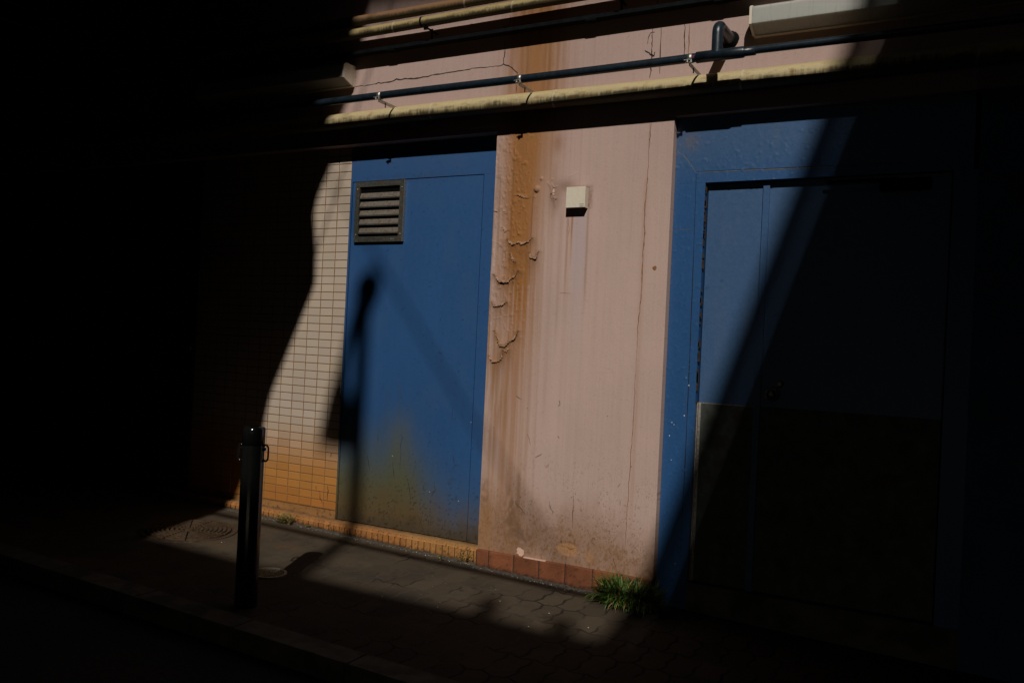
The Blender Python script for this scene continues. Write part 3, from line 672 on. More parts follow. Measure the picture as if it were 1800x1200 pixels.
# worn edge of the frame
we = MB()
for a in range(46):
    z = random.uniform(-1.35, -.26); x = 2.2345 + .001
    we.box(x, x + random.uniform(.003, .008), RY - .0012, RY + .02, z, z + random.uniform(.006, .03))
fr2 = grid_panel('door_frame', 2.0795, 2.2345, -2.36, -.231, .0055, RY, relief_r, blue_r, M_blueR, bld, .06, (we, [M_crack]))
def leaf(name, x0, x1):
    return grid_panel(name, x0, x1, -1.3145, -.2315, .012, .016, lambda X, Z: .0012 * (fb(X * 3, Z * 3, 97) - .5), lambda X, Z: blue_r(X, Z, .8), M_blueR, bld, .04)
l1 = leaf('door', 2.242, 2.5115); l2 = leaf('door', 2.516, 3.318)
l1['label'] = 'narrow fixed blue door leaf lit beside the frame'; l2['label'] = 'wide blue door leaf with knob in the shade'
grid_panel('meeting_strip', 2.512, 2.542, -2.2, -.25, .01, .004, None, lambda X, Z: blue_r(X, Z, .6), M_blueR, l1, .02)
MB().box(2.256, 2.5115, .009, .03, -2.195, -1.316, bev=.0015).box(2.236, 2.2405, .006, .02, -2.195, -1.318, m=1).box(2.2435, 2.2555, .0075, .02, -2.195, -1.318, m=1).box(2.2425, 2.5115, .0085, .012, -1.3185, -1.3150, m=1).build('kick_plate', [M_kick, M_kickedge], l1)
MB().box(2.544, 3.318, .009, .03, -2.195, -1.316, bev=.0015).build('kick_plate', M_kick, l2)
p = WP(1355, 693, -.03)
kn = MB().tube([(p.x, .012, p.z), (p.x, .004, p.z), (p.x, .002, p.z)], [.034, .034, .028], 24)
kn.tube([(p.x, .003, p.z), (p.x, -.018, p.z), (p.x, -.024, p.z), (p.x, -.032, p.z), (p.x, -.045, p.z), (p.x, -.056, p.z), (p.x, -.061, p.z), (p.x, -.063, p.z)], [.012, .012, .018, .025, .027, .024, .015, .004], 24)
kn.tube([(p.x + .03, .012, p.z + .05), (p.x + .03, -.002, p.z + .05), (p.x + .03, -.004, p.z + .05)], [.018, .018, .01], 18)
kn.build('door_knob', M_chrome, l2)
dcx = MB().box(3.03, 3.24, -.035, .012, -.305, -.255, bev=.006); dcx.box(2.80, 3.10, -.03, -.022, -.262, -.250, bev=.002).build('door_closer', M_tray, l2)
MB().box(2.2365, 3.42, -.03, .2, -2.45, -2.201).build('door_sill', M_kerb, bld)

# ---- dark door on the far left
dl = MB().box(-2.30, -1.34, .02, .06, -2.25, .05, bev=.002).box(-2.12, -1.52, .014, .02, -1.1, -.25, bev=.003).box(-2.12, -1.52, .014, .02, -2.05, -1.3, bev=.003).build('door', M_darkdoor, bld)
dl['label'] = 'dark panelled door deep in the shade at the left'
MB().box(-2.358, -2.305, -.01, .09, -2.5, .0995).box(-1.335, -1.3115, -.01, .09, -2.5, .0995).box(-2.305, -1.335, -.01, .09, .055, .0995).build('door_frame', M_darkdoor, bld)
p = WP(335, 611, -.02)
MB().tube([(p.x, .02, p.z), (p.x, -.01, p.z), (p.x, -.02, p.z), (p.x, -.035, p.z), (p.x, -.045, p.z), (p.x, -.048, p.z)], [.014, .012, .022, .026, .02, .004], 20).build('door_knob', M_chrome, dl)
p = WP(290, 476, .01); MB().box(p.x - .12, p.x + .12, .0105, .0138, p.z - .035, p.z + .035).build('door_sticker', simple('red_sticker', (.25, .02, .02), .6), dl)

# ---- orange brick-on-edge footing and terracotta plinth
fb_ = MB(); x = -1.62; i = 0
while x < 1.06:
    wv = .0415 + random.uniform(-.0012, .0012); x1 = min(x + wv, 1.063)
    zt = -2.2195 + .022 * max(0, -.15 - x)
    zt += random.uniform(-.001, .001); zb = gz(x) - .02; c0 = np.array((.37, .152, .040)) * random.uniform(.85, 1.12)
    if x > .55: c0 = c0 * .5 + np.array((.41, .205, .062)) * .5 * random.uniform(.9, 1.1)
    yf = -.062 + random.uniform(-.0015, .0015); g = .0023
    nx, nz = 5, 8; v = []; cs = []
    for b in range(nz + 1):
        for a in range(nx + 1):
            px = x + g + (x1 - x - 2 * g) * a / nx; pz = zb + (zt - .006 - zb) * b / nz
            e = float(fb(np.array(px * 90), np.array(pz * 90), 101))
            v.append((px, yf + .0012 * (e - .5) + (.0012 if a in (0, nx) else 0), pz))
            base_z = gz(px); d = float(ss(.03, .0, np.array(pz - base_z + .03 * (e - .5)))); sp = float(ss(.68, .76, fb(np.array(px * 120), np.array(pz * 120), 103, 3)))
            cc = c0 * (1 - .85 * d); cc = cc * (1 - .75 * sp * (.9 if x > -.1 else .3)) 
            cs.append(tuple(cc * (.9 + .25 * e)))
    for yy in (-.05,):
        for a in range(nx + 1):
            px = x + g + (x1 - x - 2 * g) * a / nx; e = float(fb(np.array(px * 60), np.array(yy * 90), 104))
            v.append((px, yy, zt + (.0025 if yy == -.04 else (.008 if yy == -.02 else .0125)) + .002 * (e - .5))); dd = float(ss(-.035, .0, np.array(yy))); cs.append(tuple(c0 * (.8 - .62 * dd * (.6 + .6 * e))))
    rows = nz + 1 + 1; f = [(b * (nx + 1) + a, b * (nx + 1) + a + 1, (b + 1) * (nx + 1) + a + 1, (b + 1) * (nx + 1) + a) for b in range(rows - 1) for a in range(nx)]
    b0 = len(fb_.v); fb_.add(v, f, 0, False); fb_.c[b0:] = cs
    x = x1; i += 1
lv = []; lc = []; nl = 560
for q in range(nl + 1):
    x = -1.62 + 2.6825 * q / nl; zt = -2.2195 + .022 * max(0, -.15 - x)
    for j, (yy, dz) in enumerate(((-.0605, -.006), (-.057, -.001), (-.040, .0035), (-.020, .009), (-.006, .013), (.012, .015))):
        e = float(fb(np.array(x * 60), np.array(yy * 120), 104)); e2 = float(fb(np.array(x * 22), np.array(yy * 40), 105))
        lv.append((x, yy + .002 * (e - .5) * (j < 2), zt + dz + .003 * (e - .5)))
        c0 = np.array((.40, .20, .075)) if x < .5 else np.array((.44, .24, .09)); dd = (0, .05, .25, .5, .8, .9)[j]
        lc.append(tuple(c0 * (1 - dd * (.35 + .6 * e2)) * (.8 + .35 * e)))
b0 = len(fb_.v); fb_.add(lv, [(6 * q + j, 6 * q + 6 + j, 6 * q + 7 + j, 6 * q + 1 + j) for q in range(nl) for j in range(5)], 0, False); fb_.c[b0:] = lc
fb_.box(-1.62, 1.0625, -.057, .0115, -2.42, -2.2265, m=1)
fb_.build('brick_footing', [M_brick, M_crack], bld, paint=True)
tp = MB(); xs = [1.067, 1.146, 1.300, 1.452, 1.605, 1.760, 1.915, 2.078]
for a, b in zip(xs[:-1], xs[1:]):
    c0 = np.array((.215, .070, .028)) * random.uniform(.85, 1.12)
    nx, nz = 14, 12; v = []; cs = []
    zb = gz(a) - .03
    for j in range(nz + 1):
        for q in range(nx + 1):
            px = a + .003 + (b - a - .006) * q / nx; pz = zb + (-2.2095 - zb) * j / nz; e = float(fb(np.array(px * 25), np.array(pz * 25), 111)); e2 = float(fb(np.array(px * 130), np.array(pz * 130), 112, 2))
            v.append((px, -.0895 + (.003 if q in (0, nx) else 0) + .001 * (e - .5), pz))
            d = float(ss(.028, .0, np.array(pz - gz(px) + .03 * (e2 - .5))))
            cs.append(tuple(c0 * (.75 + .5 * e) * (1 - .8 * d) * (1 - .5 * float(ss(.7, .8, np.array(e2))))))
    for yy in (-.083, -.055):
        for q in range(nx + 1):
            v.append((a + .003 + (b - a - .006) * q / nx, yy, -2.2055)); cs.append(tuple(c0 * .95))
    rows = nz + 3; f = [(j * (nx + 1) + q, j * (nx + 1) + q + 1, (j + 1) * (nx + 1) + q + 1, (j + 1) * (nx + 1) + q) for j in range(rows - 1) for q in range(nx)]
    b0 = len(tp.v); tp.add(v, f, 0, False); tp.c[b0:] = cs
tp.box(1.0655, 2.079, -.086, .05, -2.45, -2.2105, m=1)
p = WP(940, 982, -.09); tp.box(p.x - .07, p.x + .06, -.0905, -.07, -2.2075, -2.2045, m=2)
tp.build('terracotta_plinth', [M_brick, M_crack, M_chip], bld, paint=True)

# ------------------------------------------------------------------ little box on the pillar
bxm = empty('junction_box', (1.578, PY, -.291), 'small square cream plastic box screwed to the pink pillar', 'box')
b_ = MB().box(1.5245, 1.6325, -.116, -.1135, -.346, -.238, bev=.0012).box(1.5265, 1.6305, -.1135, PY + .002, -.2425, -.240).box(1.5265, 1.529, -.1135, PY + .002, -.3455, -.2425).box(1.628, 1.6305, -.1135, PY + .002, -.3455, -.2425)
b_.build('cover', M_cream, bxm)
MB().box(1.531, 1.626, -.108, PY + .001, -.338, -.2445).build('inner_box', M_void, bxm)
lm = MB().box(1.6045, 1.627, -.1166, -.1158, -.3425, -.3405).box(1.6045, 1.627, -.1166, -.1158, -.3310, -.3285).box(1.6045, 1.606, -.1166, -.1158, -.3405, -.331).box(1.609, 1.6245, -.1166, -.1158, -.3375, -.3365)
lm.build('badge', simple('badge_print', (.22, .15, .08), .6), bxm)

# ------------------------------------------------------------------ pipes
def wrapped_pipe(name, yc, zc, r, x0, x1, joints, base, top, label, seed, dirt=1.0, grp=None):
    nx = int((x1 - x0) / .0048); nt_ = 40
    xs = np.linspace(x0, x1, nx); th = np.linspace(0, 2 * np.pi, nt_, endpoint=False)
    X, T = np.meshgrid(xs, th, indexing='ij')
    R_ = r * (1 + .012 * (fb(X * 3, T * 0 + seed, seed) - .5) + .006 * (fb(X * 40, T * 2, seed + 1) - .5))
    jd = np.zeros_like(X)
    for j in joints: jd = jd + np.exp(-((X - j - .006 * np.sin(T)) / .004) ** 2)
    R_ = R_ + .0016 * jd
    sag = .004 * np.sin(X * 2.1 + seed)
    Y_ = yc - R_ * np.cos(T); Z_ = zc + sag + R_ * np.sin(T)
    V = np.stack([X, Y_, Z_], -1).reshape(-1, 3); Xf, Tf = X.ravel(), T.ravel()
    hgt = np.sin(Tf)                                     # 1 top, -1 bottom
    c = np.tile(np.array(base), (len(Xf), 1)) * (.88 + .24 * fb(Xf * 6, Tf, seed + 2))[:, None]
    c = mixc(c, top, .8 * ss(.3, 1., hgt) * (.6 + .6 * fb(Xf * 12, Tf * 1.5, seed + 3)))
    drip = fb(Xf * 150, Tf * 0 + 1, seed + 4, 3); d2 = fb(Xf * 9, Tf * .5, seed + 5)
    lvl = -.15 + .55 * (drip - .5) + .9 * (d2 - .5)
    c = mixc(c, (.055, .045, .022), dirt * np.clip(.95 * ss(lvl + .25, lvl - .35, hgt), 0, 1))
    c = mixc(c, (.22, .11, .03), .55 * ss(.55, .75, fb(Xf * 20, Tf * 4, seed + 6)) * ss(.9, .1, np.abs(hgt)))
    c = mixc(c, (.6, .54, .40), .7 * np.exp(-0.0) * np.clip(jd.ravel(), 0, 1) * .8)
    idx = np.arange(nx * nt_).reshape(nx, nt_); nn = np.roll(idx, -1, 1)
    F = np.stack([idx[:-1], nn[:-1], nn[1:], idx[1:]], -1).reshape(-1, 4).tolist() + [tuple(idx[0][::-1]), tuple(idx[-1])]
    o = mesh_obj(name, V.tolist(), F, M_pipewrap, smooth=True, col=c)
    return tag(o, label, 'pipe')
wrapped_pipe('wrapped_pipe', -.1165, .233, .0455, -6.5, 6.5, [.665, 1.44, 2.42, -.7, 3.4], (.52, .42, .225), (.43, .33, .165), 'thick yellow wrapped pipe, the lowest along the pink wall', 201)
ZB = WP(800, 30, -.19).z
wrapped_pipe('wrapped_pipe', -.19, ZB, .029, -6.5, 6.5, [.42, 1.2], (.38, .29, .13), (.26, .17, .07), 'thin dirty yellow pipe above the black cable tray', 231)
ZA = WP(735, 20, -.19).z + .006
wrapped_pipe('wrapped_pipe', -.19, ZA, .028, -6.5, 6.5, [.9], (.22, .115, .055), (.19, .10, .055), 'brownish wrapped pipe, the topmost along the wall', 261)

DPY, DPZ = -.285, .302
dp = empty('drain_pipe', (2.34, DPY, DPZ), 'dark blue plastic pipe with a tee elbowing into the pink wall', 'pipe')
MB().tube([(x, DPY, DPZ + .0015 * math.sin(x * 3)) for x in np.linspace(-6.5, 2.25, 60)], .0208, 24).tube([(x, DPY, DPZ + .003 - .002 * (x - 2.5)) for x in np.linspace(2.5, 6.5, 30)], .0178, 24).build('pipe_run', M_black, dp)
MB().tube([(2.241, DPY, DPZ), (2.2412, DPY, DPZ), (2.455, DPY, DPZ), (2.462, DPY, DPZ)], [.024, .0262, .0262, .0235], 28).tube([(2.452, DPY, DPZ), (2.512, DPY, DPZ), (2.513, DPY, DPZ)], [.0205, .0205, .017], 28).build('tee_sleeve', M_black, dp)
el = [(2.335, DPY, DPZ + .01), (2.335, DPY, DPZ + .10)] + [(2.335, DPY + .045 * (1 - math.cos(a)), DPZ + .10 + .045 * math.sin(a)) for a in np.linspace(.15, math.pi / 2, 8)] + [(2.335, PY - .02, DPZ + .145), (2.335, PY + .01, DPZ + .145)]
MB().tube(el, [.0255] * (len(el) - 2) + [.029, .029], 28).build('elbow', M_black, dp)
pu = MB(); ring = []
for q in range(30):
    a = 2 * math.pi * q / 30; rr = .040 + .008 * random.random(); ring.append((2.335 + rr * math.cos(a), PY - .001 - .004 * random.random(), DPZ + .145 + rr * math.sin(a)))
inner = [(2.335 + .0255 * math.cos(2 * math.pi * q / 30), PY - .026, DPZ + .145 + .0255 * math.sin(2 * math.pi * q / 30)) for q in range(30)]
pu.add(ring + inner, [(q, (q + 1) % 30, 30 + (q + 1) % 30, 30 + q) for q in range(30)], 0, True)
pu.build('sealant_collar', M_tray, dp)
# pink installer's marks on the sleeve
M_mark = simple('magenta_mark', (.5, .03, .22), .6)
MB().box(2.229, 2.231, DPY - .0216, DPY - .0205, DPZ - .006, DPZ + .004).box(2.229, 2.236, DPY - .0216, DPY - .0205, DPZ + .004, DPZ + .0055).build('paint_mark', M_mark, dp)
MB().box(2.517, 2.528, DPY - .0156, DPY - .0140, DPZ + .004, DPZ + .007).build('paint_mark', M_mark, dp)
def clamp(px, lab, flip=False):
    t = empty('pipe_clamp', (px, DPY, DPZ), lab, 'pipe clamp', 'galvanised clamps holding the dark pipe')
    MB().tube([(px - .011, DPY, DPZ), (px - .0112, DPY, DPZ), (px + .0112, DPY, DPZ), (px + .011, DPY, DPZ)], [.0205, .0226, .0226, .0205], 24).build('band', M_galv, t)
    a = MB().box(px - .003, px + .001, DPY - .012, PY + .002, DPZ - .038, DPZ - .020, bev=.0006)
    a.box(px - .016, px + .014, DPY - .026, DPY - .022, DPZ - .028, DPZ - .014, bev=.0006)
    a.box(px - .02, px + .02, PY - .004, PY + .001, DPZ - .05, DPZ - .02)
    a.build('arm', M_galv, t)
    MB().tube([(px - .006, DPY - .03, DPZ - .012), (px - .006, DPY - .03, DPZ - .030)], .0032, 8).tube([(px - .006, DPY - .03, DPZ - .022), (px - .006, DPY - .03, DPZ - .027)], .0065, 6).tube([(px - .022, DPY - .03, DPZ - .016), (px + .008, DPY - .03, DPZ - .016)], .0035, 8).build('bolt', M_galv, t)
    MB().tube([(px + .001, DPY + .05, DPZ - .03), (px + .001, DPY + .05, DPZ - .055)], .003, 8).build('bolt', M_tray, t)
clamp(.41, 'bright clamp with a bare flat arm near the left lamp end')
clamp(1.312, 'plain clamp band at the middle of the dark pipe')
clamp(2.212, 'clamp with a bolt just left of the pipe tee')

# cable tray: a black steel angle run with hangers
ZT = WP(860, 54, -.143).z
ct = empty('cable_tray', (1.2, -.2, ZT), 'long black steel cable tray between the pipes', 'cable tray')
MB().box(-6.5, 6.5, -.145, -.142, ZT - .020, ZT, bev=.0006).box(-6.5, 6.5, -.1415, -.096, ZT - .0195, ZT - .0165).box(-6.5, 6.5, -.0955, -.093, ZT - .0195, ZT - .002).build('channel', M_tray, ct)
cb = MB()
for q, (yy, rr) in enumerate(((-.134, .0065), (-.118, .0065), (-.104, .006))):
    cb.tube([(x, yy + .002 * math.sin(x * 2 + q), ZT - .009 + .0015 * math.sin(x * 3.3 + q)) for x in np.linspace(-6.5, 6.5, 70)], rr, 8)
cb.build('cable', M_tray, ct)
for hx in (-1.0, .636, 1.79, 2.9, -2.4):
    MB().box(hx - .006, hx + .006, -.130, -.126, ZT - .018, ZB - .02, bev=.0006).box(hx - .007, hx + .007, -.205, PY + .002, ZB - .034, ZB - .030).box(hx - .012, hx + .012, -.196, -.184, ZB - .045, ZB - .029).tube([(hx - .03, -.19, ZB), (hx - .018, -.19, ZB)], .0305, 20).build('hanger', M_tray, ct)
for hx in (1.63, .36, 2.3): MB().box(hx - .03, hx + .03, -.143, -.10, ZT - .026, ZT - .0202).build('splice_plate', M_tray, ct)

# ------------------------------------------------------------------ strip lamps
def strip_lamp(x0, x1, zt, yf, label):
    t = empty('strip_lamp', ((x0 + x1) / 2, yf, zt), label, 'strip light', 'white strip lamps on the pink wall')
    zb = zt - .074; yb = PY - .008
    prof = [(yf, zb), (yf, zt), (yf + .018, zt + .012), (yb - .02, zt + .012), (yb - .02, zb - .030), (yf + .006, zb - .004)]
    def ext(a, b, pr, m=0):
        n = len(pr); v = [(a, y, z) for y, z in pr] + [(b, y, z) for y, z in pr]
        return MB().add(v, [(i, (i + 1) % n, (i + 1) % n + n, i + n) for i in range(n)] + [tuple(range(n)), tuple(range(2 * n - 1, n - 1, -1))], m)
    ext(x0 + .012, x1 - .012, prof).build('diffuser', M_diff, t)
    big = [(y + (-.003 if y < -.15 else .0), z + (.003 if z > zb + .02 else -.003)) for y, z in prof]
    ext(x0, x0 + .012, big).build('end_cap', M_cream, t); ext(x1 - .012, x1, big).build('end_cap', M_cream, t)
    MB().box(x0 + .004, x1 - .004, yb - .0195, PY + .002, zb - .034, zt + .02, bev=.001).build('housing', M_cream, t)
    ear = MB().box(x0 - .012, x0 - .0005, yb - .02, yb - .014, zb - .02, zt + .03, bev=.001).tube([(x0 - .006, yb - .03, zt + .02), (x0 - .006, yb - .006, zt + .02)], .005, 8).tube([(x0 - .008, yb - .026, zb), (x0 - .008, yb - .006, zb)], .008, 10)
    ear.build('mounting_ear', M_tray, t)
a = WP(1318, 14, -.178); strip_lamp(a.x, a.x + 1.26, a.z, -.178, 'white strip lamp at the upper right, half sunlit')
a = WP(606, 113, -.178); strip_lamp(a.x - 1.26, a.x, a.z, -.178, 'white strip lamp at the left with only its end lit')

# ------------------------------------------------------------------ bollard
BX, BY = .632, -1.355; bz = gz(BX)
bo = empty('bollard', (BX, BY, bz), 'dark glossy steel bollard with two chain loops beside the kerb', 'bollard')
H = .795; r = .049
MB().tube([(BX, BY, bz - .05), (BX, BY, bz + H - .085), (BX, BY, bz + H - .083), (BX, BY, bz + H - .081)], [r, r, r - .0008, r - .0008], 48).build('post', M_boll, bo)
MB().tube([(BX, BY, bz + H - .081), (BX, BY, bz + H - .0805), (BX, BY, bz + H - .012), (BX, BY, bz + H - .004), (BX, BY, bz + H + .001), (BX, BY, bz + H + .004), (BX, BY, bz + H + .0055)], [r - .001, r + .0005, r + .0005, r - .002, r - .010, r - .024, .002], 48).build('cap', M_boll, bo)
for sgn in (1, -1):
    az = math.radians(22); d = Vector((math.cos(az), math.sin(az), 0)) * sgn
    c0 = Vector((BX, BY, bz + H - .115)) + d * (r + .009)
    side = d; pts = []
    for q in range(28):
        t_ = 2 * math.pi * q / 28; sx = math.cos(t_); sz = math.sin(t_)
        pts.append(c0 + side * (.0118 * sx) + Vector((0, 0, 1)) * (.020 * sz + (.016 if sz > 0 else -.016) * (1 if abs(sz) > .01 else 0)))
    MB().tube(pts, .0042, 10, closed=True).build('chain_loop', M_boll, bo)
    MB().tube([Vector((BX, BY, bz + H - .098)) + d * (r - .005), Vector((BX, BY, bz + H - .098)) + d * (r + .008)], .0075, 12).build('loop_boss', M_boll, bo)

# ------------------------------------------------------------------ manhole covers
def disc_z(x): return gz(x)
def ringseg(mb, cx, cy, r0, r1, a0, a1, zt, zb, m=0, n=6):
    v = []
    for q in range(n + 1):
        a = a0 + (a1 - a0) * q / n
        for rr, top in ((r0, 1), (r1, 1), (r0, 0), (r1, 0)):
            x = cx + rr * math.cos(a); y = cy + rr * math.sin(a); v.append((x, y, gz(x) + (zt if top else zb)))
    f = []
    for q in range(n):
        b = 4 * q; f += [(b, b + 1, b + 5, b + 4), (b + 1, b + 3, b + 7, b + 5), (b + 2, b, b + 4, b + 6)]
    f += [(0, 2, 3, 1), (4 * n, 4 * n + 1, 4 * n + 3, 4 * n + 2)]
    mb.add(v, f, m)
cx, cy, R_ = -.565, -.628, .243
mh = empty('manhole_cover', (cx, cy, gz(cx)), 'large round ribbed iron manhole cover at the foot of the dark wall', 'manhole cover')
rim = MB(); ringseg(rim, cx, cy, R_ + .004, R_ + .026, 0, 2 * math.pi, .006, -.02, n=72); rim.build('rim', M_iron, mh)
pl = MB(); ringseg(pl, cx, cy, .0, R_, 0, 2 * math.pi, .001, -.02, m=1, n=72)
for i in range(8):
    r0 = .036 + i * .0258; r1 = r0 + .0155
    for kq in range(12):
        a0 = 2 * math.pi * kq / 12 + .25; g = .0045 / r0
        ringseg(pl, cx, cy, r0, min(r1, R_ - .004), a0 + g, a0 + 2 * math.pi / 12 - g, .0125, .002, n=7)
ringseg(pl, cx, cy, 0.001, .024, 0, 2 * math.pi, .0125, .002, n=24)
pl.build('plate', [M_iron, M_groove], mh)
cx, cy, R_ = .368, -.942, .080
mh = empty('manhole_cover', (cx, cy, gz(cx)), 'small round iron cover in the paving behind the bollard', 'manhole cover')
rim = MB(); ringseg(rim, cx, cy, R_ - .006, R_ + .009, 0, 2 * math.pi, .008, -.02, n=48); rim.build('rim', M_iron2, mh)
pl = MB(); ringseg(pl, cx, cy, 0, R_ - .008, 0, 2 * math.pi, .001, -.02, m=1, n=40)
for i in range(6):
    r0 = .008 + .0108 * i; nn = max(5, int(2 * math.pi * r0 / .013))
    for kq in range(nn):
        a0 = 2 * math.pi * kq / nn + i * .3; ringseg(pl, cx, cy, r0, r0 + .007, a0, a0 + 2 * math.pi / nn * .6, .0085, .002, n=2)
pl.build('plate', [M_iron2, M_groove], mh)

# ------------------------------------------------------------------ plants
def leafmat(name, a, b):
    M = Mat(name, .5); M.color(M.mix(a, b, M.noise(35, det=2).ss(.3, .7))); M.b.inputs['Transmission Weight'].default_value = 0
    M.b.inputs['Subsurface Weight'].default_value = 0.0
    return M.m
M_grass = leafmat('grass_blade', (.018, .045, .006), (.085, .15, .018)); M_dry = leafmat('dry_blade', (.26, .13, .05), (.34, .20, .08))
def blade(mb, base, az, length, lean, wd, m=0, seg=7):
    d = Vector((math.cos(az), math.sin(az), 0)); side = Vector((-d.y, d.x, 0)); p = Vector(base); v = []
    ang = math.radians(90) - lean * .25
    for i in range(seg + 1):
        t = i / seg; ww = wd * (1 - t) ** .7 * (.6 + 1.2 * min(t * 3, 1)) / 1.8
        v += [p - side * ww + Vector((0, 0, ww * .5)), p + side * ww + Vector((0, 0, ww * .5))] if i < seg else [p, p + side * .0003]
        ang -= lean / seg * (.4 + 1.2 * t); p = p + (d * math.cos(ang) + Vector((0, 0, 1)) * math.sin(ang)) * length / seg
        if p.y > -.094 and 1.06 < p.x < 2.08: p.y = -.094
        if p.z < gz(p.x) + .004: p.z = gz(p.x) + .004
    mb.add(v, [(2 * i, 2 * i + 1, 2 * i + 3, 2 * i + 2) for i in range(seg)], m)
gr = MB(); rg = random.Random(3)
for q in range(1500):
    a = rg.uniform(0, 2 * math.pi); rr = .138 * math.sqrt(rg.random()); bx_ = 1.995 + rr * 1.0 * math.cos(a); by_ = min(-.10, -.165 + rr * .6 * math.sin(a))
    az = a + rg.gauss(0, 1.1); gr_m = 0 if rg.random() < .95 else 1
    blade(gr, (bx_, by_, gz(bx_)), az, rg.uniform(.05, .175), rg.uniform(.4, 2.3), rg.uniform(.0034, .0072), gr_m)
tag(gr.build('grass_tuft', [M_grass, M_dry]), 'bushy green grass tuft at the right foot of the pillar', 'grass tuft')
def weed(cx, cy, n, ln, name, label, spread=.03):
    mb = MB(); r_ = random.Random(int(cx * 1000) + 50)
    for q in range(n):
        az = r_.uniform(0, 6.28); L = ln * r_.uniform(.5, 1.1); lean = r_.uniform(.3, 1.6)
        base = Vector((cx + r_.uniform(-spread, spread), cy + r_.uniform(-.015, .010), gz(cx)))
        d = Vector((math.cos(az), math.sin(az) - .3, 0)); p = base.copy(); pts = [p.copy()]; ang = 1.5
        for s_ in range(5):
            ang -= lean / 5; p = p + (d * math.cos(ang) + Vector((0, 0, math.sin(ang)))) * L / 5
            if p.y > -.066: p.y = -.066
            pts.append(p.copy())
        mb.tube(pts, .0009, 5, 0)
        for s_ in range(1, 6):
            for sg in (-1, 1):
                o = pts[s_]; a2 = az + sg * r_.uniform(.6, 1.3); ll = r_.uniform(.006, .013); dd = Vector((math.cos(a2), math.sin(a2), r_.uniform(-.2, .6))).normalized(); sd_ = dd.cross(Vector((0, 0, 1))).normalized() * ll * .36
                mb.add([o, o + dd * ll * .5 + sd_, o + dd * ll, o + dd * ll * .5 - sd_], [(0, 1, 2, 3)], 1)
    return tag(mb.build(name, [M_dry, M_weed]), label, 'weed')
M_weed = leafmat('weed_leaf', (.06, .11, .02), (.15, .20, .05))
weed(-.315, -.095, 60, .075, 'weed', 'small feathery green weed against the orange bricks under the tiles', .045)
weed(.985, -.075, 9, .085, 'weed', 'thin sprouting weed at the corner of orange bricks and terracotta', .02)
weed(.10 - .25, -.085, 3, .03, 'weed', 'tiny seedling at the brick foot left of the blue door', .006)
weed(.86, -.10, 4, .045, 'weed', 'tiny green seedling by the bricks under the blue door', .012)

# crumbs of mortar, grit and litter along the foot of the wall
de = MB(); rd = random.Random(9)
for q in range(2600):
    x = rd.uniform(-1.0, 2.1); base = -.064 if x < 1.064 else -.092
    y = base - abs(rd.gauss(0, .018)) ; s_ = rd.uniform(.0012, .0045) * (1.5 if rd.random() < .05 else 1)
    mi = 0 if rd.random() < .72 else (1 if rd.random() < .6 else 2)
    z = gz(x); v = [(x + s_ * rd.uniform(.6, 1) * math.cos(a), y + s_ * rd.uniform(.6, 1) * math.sin(a), z) for a in (0, 1.57, 3.14, 4.71)]; t = (x + rd.uniform(-.3, .3) * s_, y, z + s_ * rd.uniform(.5, 1.1))
    de.add(v + [t], [(0, 1, 4), (1, 2, 4), (2, 3, 4), (3, 0, 4)], mi)
for q in range(300):
    x = rd.uniform(-.4, 2.1); y = rd.uniform(-.95, -.1); s_ = rd.uniform(.001, .0028); mi = 0 if rd.random() < .5 else 1
    if rd.random() < .06: mi = 2; s_ *= 1.7
    z = gz(x) + .001; v = [(x + s_ * math.cos(a), y + s_ * math.sin(a) * .6, z) for a in (0, 1.57, 3.14, 4.71)]
    de.add(v + [(x, y, z + s_ * .6)], [(0, 1, 4), (1, 2, 4), (2, 3, 4), (3, 0, 4)], mi)
tag(de.build('grit', [simple('grey_grit', (.07, .062, .052), .95), simple('pale_grit', (.22, .20, .17), .95), simple('white_crumbs', (.55, .5, .42), .9)]), kind='stuff')
# mortar fillet between paving and wall
fl = MB(); v = []; n = 420
for q in range(n + 1):
    x = -1.6 + 3.70 * q / n; base = -.058 if x < 1.066 else -.088; e = float(fb(np.array(x * 18), np.array(0.), 301)); e2 = float(fb(np.array(x * 60), np.array(3.), 302))
    v += [(x, base, gz(x) + .003 + .016 * e * e2), (x, base - .010 - .018 * e, gz(x) + .006 * e2), (x, base - .018 - .034 * e, gz(x) - .002)]
fl.add(v, [(3 * q + a, 3 * q + 3 + a, 3 * q + 4 + a, 3 * q + 1 + a) for q in range(n) for a in (0, 1)], 0, False)
tag(fl.build('mortar_fillet', simple('crumbling_mortar', (.060, .052, .042), .95, var=.6, sc=70, bump=.004)), kind='structure')
# chewing-gum spots
gs = MB()
for (px, py) in ((571, 1009), (537, 997), (693, 1005), (833, 1033), (811, 1037), (760, 1006), (866, 1043), (505, 939)):
    d = RGT * ((px - 900) / FPX) + DWN * ((py - 600) / FPX) + FWD; t = (-2.268 - CAM.z - .03 * CAM.x) / (d.z + .03 * d.x); p = CAM + d * t
    rr = random.uniform(.008, .015); v = [(p.x + rr * math.cos(a), p.y + rr * math.sin(a), gz(p.x + rr * math.cos(a)) + .0012) for a in np.linspace(0, 2 * math.pi, 12, endpoint=False)]
    gs.add(v, [tuple(range(12))])
tag(gs.build('gum_spots', simple('old_gum', (.022, .020, .018), .8)), kind='stuff')

